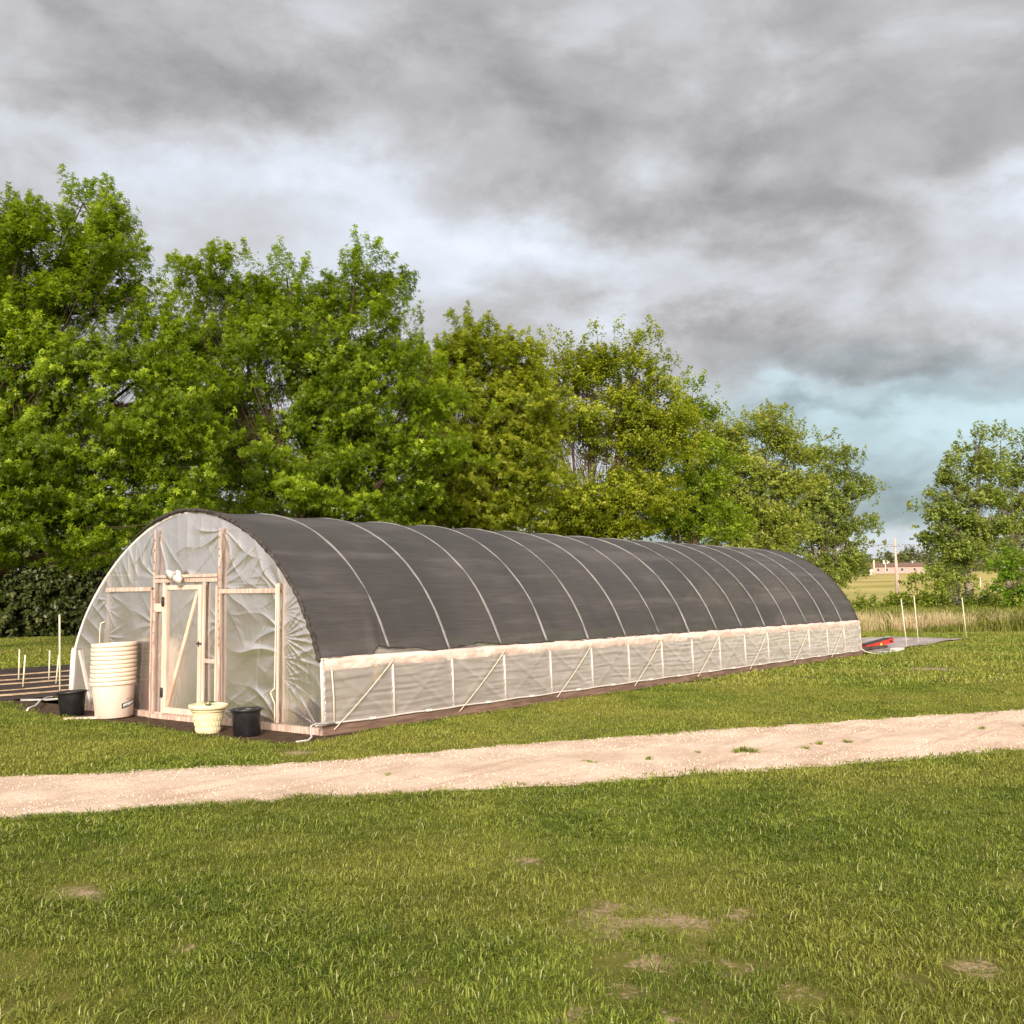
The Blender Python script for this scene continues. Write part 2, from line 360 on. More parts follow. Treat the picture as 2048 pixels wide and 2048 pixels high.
def film_mat(name, base_op, edge_op, tint, rough=.16, bscale=(6, 6, 6), bdist=.012, gl=.5):
    m, t, out = new_mat(name)
    P = pos(t); n = t.noise(t.mapping(P, bscale), 1.0, 6, .6, .8); n2 = t.noise(P, 2.0, 4, .6)
    bn = t.bump(n, .7, bdist)
    tr = t.node('ShaderNodeBsdfTransparent'); tr.inputs[0].default_value = (.97, .965, .95, 1)
    df = t.node('ShaderNodeBsdfDiffuse'); df.inputs[0].default_value = C4(tint); t.l.new(bn, df.inputs['Normal'])
    tl = t.node('ShaderNodeBsdfTranslucent'); tl.inputs[0].default_value = C4(tint); t.l.new(bn, tl.inputs['Normal'])
    gs = t.node('ShaderNodeBsdfGlossy'); gs.inputs[0].default_value = (1, 1, 1, 1); gs.inputs['Roughness'].default_value = rough; t.l.new(bn, gs.inputs['Normal'])
    a = t.node('ShaderNodeMixShader'); a.inputs[0].default_value = .36; t.l.new(df.outputs[0], a.inputs[1]); t.l.new(tl.outputs[0], a.inputs[2])
    lw = t.node('ShaderNodeLayerWeight'); lw.inputs['Blend'].default_value = .5; t.l.new(bn, lw.inputs['Normal'])
    op = t.m('ADD', base_op, t.m('MULTIPLY', t.m('POWER', lw.outputs['Facing'], 2.0), edge_op-base_op))
    op = t.m('ADD', op, t.m('MULTIPLY', t.m('SUBTRACT', n2, .5), .22), clamp=True)
    b = t.node('ShaderNodeMixShader'); t.l.new(op, b.inputs[0]); t.l.new(tr.outputs[0], b.inputs[1]); t.l.new(a.outputs[0], b.inputs[2])
    fr = t.node('ShaderNodeFresnel'); fr.inputs['IOR'].default_value = 1.5; t.l.new(bn, fr.inputs['Normal'])
    e = t.node('ShaderNodeMixShader'); t.l.new(t.m('MULTIPLY', fr.outputs[0], gl*2.6, clamp=True), e.inputs[0])
    t.l.new(b.outputs[0], e.inputs[1]); t.l.new(gs.outputs[0], e.inputs[2]); t.l.new(e.outputs[0], out.inputs[0]); return m
mfilm = film_mat("end_wall_film", .38, .85, (.60, .535, .51), .25, (2, 3, 2), .010, .27)
mside = film_mat("curtain_film", .37, 1.1, (1.0, .92, .85), .30, (1.4, 3, 16), .014, .45)
mroof = film_mat("roof_film", .35, .7, (.78, .74, .70), .3)
# knitted shade cloth: dark threads with tiny see-through holes averaged out
mcloth, t, out = new_mat("shade_cloth")
P = pos(t); n = t.noise(P, .5, 4, .6); wv = t.noise(t.mapping(P, (1.2, 1, 45)), 1.0, 3, .6); wf = t.noise(P, 120, 2, .5)
hb = t.noise(t.mapping(P, (.25, .8, 3.0)), 1.0, 5, .65)
c = t.mix(t.ramp(n, .35, .65), (.051, .049, .048, 1), (.073, .069, .067, 1))
c = t.mix(t.m('MULTIPLY', t.ramp(wv, .35, .65), .45), c, (.036, .033, .032, 1))
c = t.mix(t.m('MULTIPLY', t.ramp(hb, .48, .66), .5), c, (.125, .115, .115, 1))
df = t.node('ShaderNodeBsdfPrincipled'); t.l.new(c, df.inputs['Base Color']); df.inputs['Roughness'].default_value = .62; df.inputs['Specular IOR Level'].default_value = .35
t.l.new(t.bump(t.m('ADD', wv, t.m('MULTIPLY', wf, .5)), .5, .006), df.inputs['Normal'])
tr = t.node('ShaderNodeBsdfTransparent'); ms = t.node('ShaderNodeMixShader'); ms.inputs[0].default_value = .80
t.l.new(tr.outputs[0], ms.inputs[1]); t.l.new(df.outputs[0], ms.inputs[2]); t.l.new(ms.outputs[0], out.inputs[0])

mpost = simple_mat('dull_white_pipe', (.56, .50, .45), (.66, .60, .55), 5, .5)
GH = empty("tunnel_greenhouse", (0, 0, 0), "long arched plastic tunnel greenhouse with dark shade cloth roof and timber end door", "greenhouse")
def dent(th):
    """the far shoulder of the arch is flatter than the near one"""
    q = np.clip((np.asarray(th, float)-math.pi/2)/(math.pi/2-TH0), 0, 1); return .125*np.sin(np.pi*q)**1.3
def arc(th, r=R): r = r-float(dent(th)); return YC-r*math.cos(th), ZC+r*math.sin(th)
def bow_pts(x, r=R, n=44):
    pts = [(x, -.085, .0), (x, -.062, .5), (x, -.045, .9)]
    for k in range(n+1):
        y, z = arc(TH0+(math.pi-2*TH0)*k/n, r); pts.append((x, y, z))
    return pts+[(x, W+.03, .5), (x, W+.07, 0)]
for k in range(NB+1):
    MB().tube(bow_pts(k*S, R-.026), .024, 8).build("bow", mpipe, GH)
# purlins along the ridge and shoulders
for th in (90, 48, 132):
    y, z = arc(math.radians(th), R-.05); MB().tube([(0, y, z), (L, y, z)], .018, 6).build("purlin", mpipe, GH)
for side, yy in ((0, 0.0), (1, W)):
    o = -1 if side == 0 else 1
    MB().box((0, min(yy+o*.026, yy+o*.066), .90), (L, max(yy+o*.026, yy+o*.066), 1.045)).build("hip_board", mhip, GH)
    b = MB(); y0, y1 = sorted((yy+o*.085, yy+o*.125)); b.box((-.05, y0, -.02), (L+.05, y1, .135)).build("base_board", mbase, GH)
b = MB().box((-.05, -.07, -.02), (.0, W+.08, .10)).build("base_board", mwoodw, GH)
MB().box((L-.02, -.07, -.02), (L+.03, W+.08, .12)).build("base_board", mbase, GH)
mwrap = simple_mat("wrapped_rail_film", (.66, .47, .40), (.86, .70, .62), 1.6, .38, .5, .008, .45, (1, 4, 4))
def wrap_(u, v):
    x = -.02+u*(L+.04); lo = .900-.012*vnoise(np.stack([x*2.2, x*0], -1), 80)-.010*vnoise(np.stack([x*9, x*0], -1), 81); hi = 1.062+.010*vnoise(np.stack([x*3, x*0], -1), 82)
    z = lo+(hi-lo)*v; y = -.074-.014*np.sin(np.pi*v)-.016*(vnoise(np.stack([x*5, v*3+x], -1), 83)-.5)-.010*(vnoise(np.stack([x*17, v*5], -1), 84)-.5)+.05*np.clip((v-.8)/.2, 0, 1)**2
    return np.stack([x, y, z], -1)
P_, F_ = grid(900, 10, wrap_); link("rail_wrap", np_mesh("rail_wrap", P_, F_, True), mwrap, GH)
# roof film
def rfilm(u, v):
    th = TH0+(math.pi-2*TH0)*v; r_ = R+.003-.03*np.sin(np.pi*u*NB)**2-dent(th)
    return np.stack([u*L, YC-r_*np.cos(th), ZC+r_*np.sin(th)], -1)
P_, F_ = grid(NB*6+1, 60, rfilm)
link("roof_film", np_mesh("roof_film", P_, F_, True), mroof, GH)
# shade cloth
def cloth_low(x):
    """height of the cloth's near edge along the tunnel"""
    z = 1.075+.012*np.sin(x*2.1)+.008*np.sin(x*5.3+1)
    k = np.interp(x, [0, .15, .75, 1.0, 1.12, 1.4, 2.3, 2.75, 3.0, 3.3, 4.1, 4.3, 6, 25], [1.035, 1.05, 1.055, 1.075, 1.19, 1.16, 1.085, 1.06, 1.10, 1.14, 1.105, 1.085, 1.065, 1.05])
    return k+.010*np.sin(x*7.3)+.006*np.sin(x*13.1)
def cloth(u, v):
    x = -.035+u*(L+.07); t0 = np.arcsin(np.clip((cloth_low(x)-ZC)/R, 0, 1)); t1 = math.pi-TH0-.02
    th = t0+(t1-t0)*v
    sag = -.030*np.sin(np.pi*np.clip(x, 0, L)/S)**2
    n = (vnoise(np.stack([x*1.3, th*9], -1), 5)-.5)*.014+(vnoise(np.stack([x*4, th*22], -1), 6)-.5)*.006
    # a slack fold by the first bay
    fold = .05*np.exp(-((x-1.05-.9*(th-t0))/.06)**2)*np.exp(-((th-t0)/.18)**2)
    fold += .035*np.exp(-((th-t0-.03)/.022)**2)*np.exp(-((x-.55)/.5)**2)
    wild = .02*np.exp(-((th-t0)/.05)**2)*(np.sin(x*6.1)+np.sin(x*3.3))*.5
    edge = np.maximum(.012-np.minimum(v/.012, 1)*.012, 0)
    bowlift = .030*np.exp(-(((x+S/2) % S-S/2)/.035)**2)*0
    rr = R+.019+sag+n+fold+wild+edge+bowlift-dent(th)
    x = np.where(x < .12, x+.075*np.clip((th-1.5)/.5, 0, 1), x)
    return np.stack([x, YC-rr*np.cos(th), ZC+rr*np.sin(th)], -1)
P_, F_ = grid(NB*18+1, 110, cloth)
link("shade_cloth", np_mesh("shade_cloth", P_, F_, True), mcloth, GH)
mhem = simple_mat("cloth_hem", (.030, .026, .024), (.085, .072, .064), 14, .9, 1.0, .01, .2)
hem = []; random.seed(2)
for k in range(161):
    th = TH0-.01+(math.pi-2*TH0+.02)*k/160
    rr = R+.012+random.uniform(-.008, .008); y, z = arc(th, rr); hem.append((-.055+random.uniform(-.010, .008), y, z))
MB().tube(hem, [(.030+random.uniform(-.008, .010))*(1 if i < 92 else max(.12, 1-(i-92)*.06)) for i in range(161)], 8).build("cloth_hem", mhem, GH)
hem = []
for k in range(300):
    x = -.03+k/299*(L+.06); z = float(cloth_low(x)); th = math.asin((z-ZC)/R); y, _ = arc(th, R+.045+.02*math.sin(x*6.1)*.5); hem.append((x, y, z-.004+random.uniform(-.004, .004)))
MB().tube(hem, [random.uniform(.008, .015) for _ in hem], 6).build("cloth_hem", mhem, GH)
hem = [(L+.04, *arc(TH0+(math.pi-2*TH0)*k/60, R+.012)) for k in range(61)]
MB().tube(hem, .03, 6).build("cloth_hem", mhem, GH)
# added tubes proud of the cloth, imitating the bright shine along each bow
mline = simple_mat("bow_shine_grey", (.145, .14, .137), (.23, .223, .218), 3, .5, .3, .003, .4)
for k in range(1, NB):
    pts = []
    t0 = math.asin((float(cloth_low(np.array([k*S]))[0])-ZC-.03)/R)
    for j in range(70):
        th = t0+(math.pi*.80-t0)*j/69; rr = R+.0025+.002*math.sin(j*1.9+k)+(.008 if th < t0+.05 else 0); y, z = arc(th, rr); pts.append((k*S+.004*math.sin(j*.35+k), y, z))
    MB().tube(pts, .030, 10).build("bow_shine", mline, GH)

# end wall film with folds
def prof_half(z):
    z = np.asarray(z, float)
    return np.where(z < HIP, 3.16+.055*(1-z/HIP), np.sqrt(np.maximum(R*R-(z-ZC)**2, 0)))
random.seed(11)
ANCH = [  # y, z, reach, folds, direction (deg, 0 = towards +Y(left), 90 up), spread, height
    (.80, 1.35, .62, 26, 180, 75, .020), (.80, 1.05, .60, 22, 190, 50, .018), (.80, .75, .6, 20, 200, 55, .014), (.80, 1.7, .55, 24, 170, 60, .016),
    (.80, 1.45, 1.05, 9, 20, 55, .042), (.80, 1.1, 1.2, 8, 0, 45, .034), (.80, .6, 1.3, 7, -15, 40, .030), (.80, 1.95, .8, 12, 40, 60, .02),
    (2.2, 2.95, 1.0, 13, -30, 50, .026), (2.2, 2.95, .95, 12, -120, 60, .024), (2.2, 2.2, .85, 11, 130, 70, .03), (2.2, 2.1, .9, 12, -160, 50, .026),
    (3.9, 3.05, .9, 12, -60, 45, .024), (3.9, 3.0, .9, 12, -110, 45, .024), (3.9, 2.25, .8, 12, 60, 60, .02), (5.3, 2.35, .7, 12, -40, 60, .02),
    (3.9, 1.5, .5, 12, 0, 90, .014), (3.9, .9, .5, 12, 180, 90, .014), (2.2, .9, .4, 12, 0, 90, .014), (2.2, 1.5, .4, 12, 0, 90, .016), (3.6, 1.3, .4, 12, 180, 90, .014),
    (2.65, 2.1, .6, 10, -45, 60, .018), (.05, .12, 1.4, 14, 30, 35, .03), (.82, .1, 1.0, 12, 30, 60, .02), (5.3, 1.75, .35, 12, 200, 50, .016), (5.3, 1.3, .4, 14, 190, 50, .014), (5.3, 1.9, .4, 12, -20, 40, .02), (5.3, 2.0, .35, 14, 200, 40, .02), (2.2, .2, .9, 9, 200, 60, .02)]
_tt = np.linspace(math.pi/2, math.pi-TH0, 200); _fy = np.array([arc(a)[0]-YC for a in _tt]); _fz = np.array([arc(a)[1] for a in _tt])
def far_half(z):
    z = np.asarray(z, float); return np.where(z < HIP, prof_half(z), np.interp(z, _fz[::-1], _fy[::-1]))
def folds(y, z):
    d = np.zeros_like(y)
    for i, (ay, az_, R0, n, ang, spr, h) in enumerate(ANCH):
        dy, dz = y-ay, z-az_; r = np.hypot(dy, dz); th = np.arctan2(dz, dy); a0 = math.radians(ang)
        dt = (th-a0+math.pi) % (2*math.pi)-math.pi
        wn = np.exp(-(dt/math.radians(spr)*1.3)**2)
        ph = n*th+1.3*np.sin(r*3+i)+i*2.1+2.0*vnoise(np.stack([th*3+i, r*2], -1), i)
        s = np.abs(np.sin(ph*.5)); s = (1-s**.5)*(.15+1.3*vnoise(np.stack([th*n*.35+i*7, r*1.5], -1), 90+i)**1.6)
        d += h*.66*wn*s*np.clip(r/.16, 0, 1)*np.exp(-(r/R0)**2)
    # creases that run in from the nailed arch edge
    ex = np.abs(y-YC)/np.maximum(prof_half(z), .05); th = np.arctan2(z-ZC, y-YC); e = np.clip((np.hypot(y-YC, z-ZC)-R+.75)/.75, 0, 1)
    s = np.abs(np.sin(th*34+2.5*vnoise(np.stack([th*7, th*0], -1), 3))); d += np.where(z > HIP, .006*(1-s**.6)*np.sin(np.pi*e)*(.4+.9*vnoise(np.stack([th*5, th*0+3], -1), 8)), 0)
    d += (vnoise(np.stack([y*2.5, z*1.5], -1), 21)-.5)*.016
    # vertical drapes in the top left bay
    d += .008*np.exp(-((y-4.6)/.75)**2)*np.exp(-((z-2.55)/.45)**2)*(1-np.abs(np.sin(y*13+vnoise(np.stack([y*3, z*1.5], -1), 4)*3))**.6)
    return d
def endfilm(x0, sgn, amp=1.0):
    def f(u, v):
        z = .03+(HIP+R*1.0-HIP-.0+ZC-.03)*v  # to the crown
        z = .03+(ZC+R-.004-.03)*(1-(1-v)**1.25)
        hw = prof_half(z); y = YC+np.where(u < .5, (u*2-1)*hw, (u*2-1)*far_half(z))
        return np.stack([x0+sgn*amp*folds(y, z), y, z], -1)
    return f
P_, F_ = grid(560, 300, endfilm(-.010, -1, 1.15))
link("end_wall_film", np_mesh("end_wall_film", P_, F_, True), mfilm, GH)
P_, F_ = grid(60, 40, endfilm(L+.02, 1, .5))
link("end_wall_film", np_mesh("end_wall_film", P_, F_, True), mfilm, GH)
# end wall timber: studs behind, battens in front
def ztop(y): return ZC+math.sqrt(R*R-(y-YC)**2)
XB0, XB1 = .012, .055      # behind the film
XF0, XF1 = -.072, -.045    # in front of it
def stud(y, wd, z0, z1, x0, x1, name="stud", mat=mwood, p=GH): return MB().box((x0, y-wd/2, z0), (x1, y+wd/2, z1)).build(name, mat, p)
stud(5.32, .09, .1, ztop(5.36)-.16, XB0, XB1)
stud(3.90, .09, .1, ztop(3.96)-.12, XB0, XB1); stud(2.22, .09, .1, ztop(2.17)-.02, XB0, XB1); stud(.80, .09, .1, ztop(.74)-.03, XB0, XB1)
stud(4.02, .04, .05, 2.0, XB0+.05, XB1+.05)
stud(3.875, .045, .08, 3.02, XF0, XF1, "batten", mwoodw); stud(2.20, .05, .30, 2.98, XF0, XF1, "batten", mwoodw)
stud(.845, .03, .12, 2.12, XF0, XF1, "batten", mwood); stud(2.27, .03, .2, 2.1, XF0, XF1, "batten", mwood); stud(3.95, .028, .06, 2.05, XF0, XF1, "batten", mwoodw)
MB().box((XF0-.002, 2.24, 2.165), (XF1, 3.85, 2.225)).build("header", mwoodw, GH)
MB().box((XF0-.02, 2.24, 2.24), (XF1, 3.85, 2.285)).build("header", mwoodw, GH)
for a, b_, zz in ((.87, 2.17, 2.015), (3.98, 5.27, 2.065)): MB().box((XF0, a, zz-.033), (XF1, b_, zz+.033)).build("rail", mwoodw, GH)
for y in (3.62, 2.58): stud(y, .045, .08, 2.16, XF0-.001, XF1, "door_jamb", mwood)
MB().box((XF0, 3.645, 1.70), (XF1, 3.85, 1.83)).build("rail", mwood, GH)
MB().box((XF0, 2.30, .92), (XF1, 2.55, .985)).build("rail", mwoodw, GH)
MB().box((-.10, 2.25, .005), (-.052, 3.97, .075)).build("sill", mwoodw, GH)
door = empty("door", (0, 0, 0)); door.parent = GH
dx0, dx1 = -.080, -.048
for y in (3.555, 2.66): MB().box((dx0, y-.042, .10), (dx1, y+.042, 2.12)).build("door_stile", mwood, door)
MB().box((dx0, 2.705, 2.05), (dx1, 3.51, 2.12)).build("door_rail", mwood, door); MB().box((dx0, 2.705, .10), (dx1, 3.51, .19)).build("door_rail", mwood, door)
MB().bar((-.060, 2.74, 2.02), (-.060, 3.48, .22), .065, .02, (1, 0, 0)).build("door_brace", simple_mat("brace_board", (.55, .34, .22), (.72, .55, .44), 2.2, .8, .4, .004, .2, (1, 1, 1)), door)
P_, F_ = grid(60, 130, lambda u, v: np.stack([-.047-.9*(.008+folds(2.70+u*.82, .15+v*1.92)*.7)*np.sin(np.pi*u)**.4, 2.70+u*.82, .15+v*1.92], -1))
link("door_film", np_mesh("door_film", P_, F_, True), mfilm, door)
for z in (1.86, .42): MB().box((-.096, 3.575, z-.07), (-.0805, 3.64, z+.07)).tube([(-.092, 3.60, z-.08), (-.092, 3.60, z+.08)], .011, 8).build("hinge", mmetal, door)
MB().box((-.092, 2.60, 1.20), (-.0805, 2.72, 1.225)).tube([(-.095, 2.655, 1.17), (-.11, 2.655, 1.21), (-.095, 2.655, 1.25)], .008, 6).build("latch", mmetal, door)
# screw rows on the battens
nails = MB(); random.seed(5)
for y in (3.875, 2.20):
    z = 1.2
    while z < 2.95: nails.box((XF0-.004, y-.006, z-.016), (XF0+.002, y+.006, z+.016)); z += random.uniform(.09, .2)
nails.build("screw", mmetal, GH)['kind'] = 'stuff'
# strap and loose rope end on the right batten
MB().tube([(-.085, .865, 2.1), (-.086, .87, 1.4), (-.086, .88, .62), (-.12, .93, .55), (-.10, .86, .40), (-.12, .83, .22), (-.10, .86, .12)], .009, 6).build("strap_rope", mrope, GH)
MB().tube([(-.02, 5.36, 1.52), (-.05, 5.42, 1.50), (-.05, 5.45, 1.40), (-.05, 5.46, .4)], .010, 6).build("strap_rope", mrope, GH)
MB().bar((-.03, 6.12, 1.02), (-.03, 5.72, .12), .05, .02, (1, 0, 0)).build("corner_brace", mpost, GH)

# side curtains
def curtain(yy, o):
    def f(u, v):
        x = -.03+u*(L+.0); z = .155+(.90+.05-.155)*v
        bay = np.sin(np.pi*x/S)
        b = .012*bay**2*np.sin(np.pi*v)
        rip = (vnoise(np.stack([x*1.8, z*26+1.5*vnoise(np.stack([x*1.2, z*3], -1), 31)], -1), 30)-.5)*.022
        rip += (vnoise(np.stack([x*7, z*9], -1), 32)-.5)*.010
        # slack diagonal folds under the ties
        k = np.floor(x/S); xr = (x/S-k); dg = .018*np.exp(-((xr-(1-v)*.95)/.06)**2)+.014*np.exp(-((xr-v*.8-.1)/.05)**2)
        ends = .02*np.exp(-(L-x)/1.4)*np.abs(np.sin((x*.8+z)*11))
        lean = .055*(1-z/HIP)
        return np.stack([x, yy+o*(.068+lean*.8+b+rip+dg*.7+ends), z], -1)
    return f
P_, F_ = grid(900, 56, curtain(0, -1)); link("side_curtain", np_mesh("side_curtain", P_, F_, True), mside, GH)
P_, F_ = grid(300, 20, curtain(W, 1)); link("side_curtain", np_mesh("side_curtain", P_, F_, True), mside, GH)
MB().tube([(-.22 if i == 0 else i*L/60, -.135, .158+.006*math.sin(i*1.7)) for i in range(61)], .014, 8).build("roll_bar", mpost, GH)
MB().tube([(i*L/20, W+.135, .158) for i in range(21)], .018, 6).build("roll_bar", mpipe, GH)
for k in range(1, NB+1): MB().tube([(k*S, -.107, .16), (k*S, -.0875, .55), (k*S, -.069, .905)], .021, 8).build('side_post', mpost, GH)
# corner film wrap and corner post
MB().tube([(-.03, -.075, .0), (-.03, -.06, .55), (-.025, -.03, 1.06)], .024, 8).build("corner_post", mpost, GH)
MB().tube([(-.02, W+.09, .0), (-.02, W+.06, .55), (-.02, W+.02, 1.06)], .024, 8).build("corner_post", mpost, GH)
MB().tube([(.13, -.13, .17), (.12, -.125, .55), (.10, -.10, .93)], .010, 6).build("strap_rope", mrope, GH)
# ties
for k in range(1, NB, 2):
    top = (k*S, -.10, 1.0); foot = ((k-1)*S+.07 if k > 1 else .09, -.155, .08)
    pts = [tuple(Vector(top).lerp(Vector(foot), j/10)+Vector((0, -.012*math.sin(math.pi*j/10)-.012, -.02*math.sin(math.pi*j/10)))) for j in range(11)]
    MB().tube(pts, .0058, 6).build("tie_rope", mrope, GH)
    if k+1 <= NB:
        MB().tube([(k*S, .03, 1.0), ((k+1)*S-.1, .03, .12)], .006, 5).build("tie_rope", mrope, GH)
for k in range(1, NB+1):
    x = k*S*.985-.35-(k*.37 % .25); MB().box((x-.055, -.158, .148), (x+.055, -.130, .182)).build("clip", mpipe, GH)
# end crumple of curtain tie at far corner
MB().tube([(L-.05, -.13, .2), (L+.15, -.2, .10), (L+.5, -.35, .03), (L+.8, -.55, .015)], .012, 6).build("strap_rope", mrope, GH)
# hand crank pipe at near corner
m = simple_mat("grey_conduit", (.42, .40, .38), (.52, .50, .47), 6, .4)
MB().tube([(.1, -.17, .17), (-.10, -.20, .185), (-.30, -.22, .20), (-.40, -.24, .185), (-.43, -.27, .10), (-.46, -.32, .05), (-.56, -.36, .022), (-.74, -.33, .02)], .014, 8).build("crank_pipe", m, GH)
# things hung and grown inside
myel = simple_mat("yellow_card", (.85, .62, .05), (.9, .72, .12), 6, .6)
for nm, x, z, lb in (("sticky_trap", 1.22, .80, "yellow sticky trap hanging behind the near end of the clear side curtain"), ("sticky_trap", 7*S-.05, .82, "yellow sticky trap hanging behind the middle of the side curtain")):
    tag(MB().box((x-.08, .10, z-.14), (x+.06, .104, z+.10)).tube([(x, .102, z+.10), (x, .102, z+.5)], .003, 4).build(nm, myel), lb, "trap", "sticky traps hung inside the tunnel")
mstr = mrope
for k in range(22):
    x = .4+k*.95; y = .6+(k % 3)*.15
    MB().tube([(x, y, .1), (x, y, ztop(y)-.06)], .004, 4).build("plant_string", mstr, GH)
mred = simple_mat("red_plastic", (.75, .01, .04), (.85, .02, .07), 3, .4)
tub_in = MB(); tub_in.lathe([(.17, .0), (.30, .34), (.33, .35), (.33, .37), (.29, .37), (.16, .02), (0, .02)], (0, 0, 0), 40)
tag(tub_in.build("tub", mred, None, (.36, 4.16, .006)), "dull red tub standing inside the tunnel, seen blurred through the film left of the door", "tub")
# beds and crop inside
mbed = simple_mat("bed_soil", (.07, .045, .03), (.13, .085, .06), 5, .95, 1, .03, .1)
for yb in (1.15, 3.16, 5.2):
    def fb_(u, v): 
        x = 1.2+u*(L-2.0); y = yb+(v-.5)*.9; return np.stack([x, y, .010+.16*np.sin(np.pi*v)**.7*(1-np.exp(-np.minimum(u, 1-u)*60))+(vnoise(np.stack([x*4, y*4], -1), 3)-.5)*.03*np.sin(np.pi*v)], -1)
    P_, F_ = grid(200, 12, fb_); tag(link("soil_bed", np_mesh("soil_bed", P_, F_, True), mbed), {1.15: "long dark soil bed inside the tunnel nearest the clear side curtain", 3.16: "long dark soil bed down the middle of the tunnel behind the door", 5.2: "long dark soil bed inside the tunnel along the far side"}[yb], "soil bed", "soil beds inside the tunnel")

# ------------------------------------------------------------------ foliage material and generator
def leaf_mat(name, dark, light, tip, trans=.45, gloss=.10):
    m, t, out = new_mat(name)
    at = t.node('ShaderNodeAttribute', attribute_name='v').outputs['Fac']; tp = t.node('ShaderNodeAttribute', attribute_name='tip').outputs['Fac']
    P = pos(t); n = t.noise(P, .5, 3, .5)
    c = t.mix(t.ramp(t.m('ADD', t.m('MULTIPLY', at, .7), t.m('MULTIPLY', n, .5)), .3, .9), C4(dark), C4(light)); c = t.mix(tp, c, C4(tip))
    df = t.node('ShaderNodeBsdfDiffuse'); t.l.new(c, df.inputs[0]); tl = t.node('ShaderNodeBsdfTranslucent')
    t.l.new(t.mix(.5, c, C4((tip[0], tip[1]*1.1, tip[2]*.5))), tl.inputs[0])
    a = t.node('ShaderNodeMixShader'); a.inputs[0].default_value = trans; t.l.new(df.outputs[0], a.inputs[1]); t.l.new(tl.outputs[0], a.inputs[2])
    gl = t.node('ShaderNodeBsdfGlossy'); gl.inputs['Roughness'].default_value = .42; gl.inputs[0].default_value = (.9, .95, .8, 1)
    b = t.node('ShaderNodeMixShader'); b.inputs[0].default_value = gloss; t.l.new(a.outputs[0], b.inputs[1]); t.l.new(gl.outputs[0], b.inputs[2])
    t.l.new(b.outputs[0], out.inputs[0]); return m
def leaves_mesh(name, C, N, Dr, size, v, tip, asp=.62, lobes=False):
    """kite leaves: C centres, N normals, Dr directions; lobes=True adds two side points"""
    n = len(C); N = N/np.linalg.norm(N, axis=1)[:, None]; Dr = Dr-N*np.sum(Dr*N, 1)[:, None]; Dr = Dr/np.maximum(np.linalg.norm(Dr, axis=1), 1e-6)[:, None]
    Sd = np.cross(N, Dr); s = size[:, None]
    if not lobes:
        V = np.stack([C-Dr*s*.5, C+Sd*s*asp*.5-N*s*.10-Dr*s*.03, C+Dr*s*.55-N*s*.12, C-Sd*s*asp*.5-N*s*.10-Dr*s*.03], 1).reshape(-1, 3)
        F = np.arange(n*4).reshape(n, 4); return np_mesh(name, V, F, False, {'v': v, 'tip': tip})
    # maple-like: three blades as triangles sharing the stalk
    base = C-Dr*s*.45
    def tri(d): return [base, base+d*s*.62+np.cross(N, d)*s*.20, base+d*s*1.05-N*s*.16, base+d*s*.62-np.cross(N, d)*s*.20]
    d1 = Dr*.55+Sd*.83; d2 = Dr*.55-Sd*.83
    q = [tri(Dr), [p for p in tri(d1*.82)], [p for p in tri(d2*.82)]]
    V = np.stack([p for k in q for p in k], 1).reshape(-1, 3); F = np.arange(n*12).reshape(n*3, 4)
    return np_mesh(name, V, F, False, {'v': np.repeat(v, 3), 'tip': np.repeat(tip, 3)})
def unit(rng, n):
    v = rng.normal(size=(n, 3)); return v/np.linalg.norm(v, axis=1)[:, None]
def bez(a, b, c, tt): return a*(1-tt)**2+b*2*tt*(1-tt)+c*tt**2
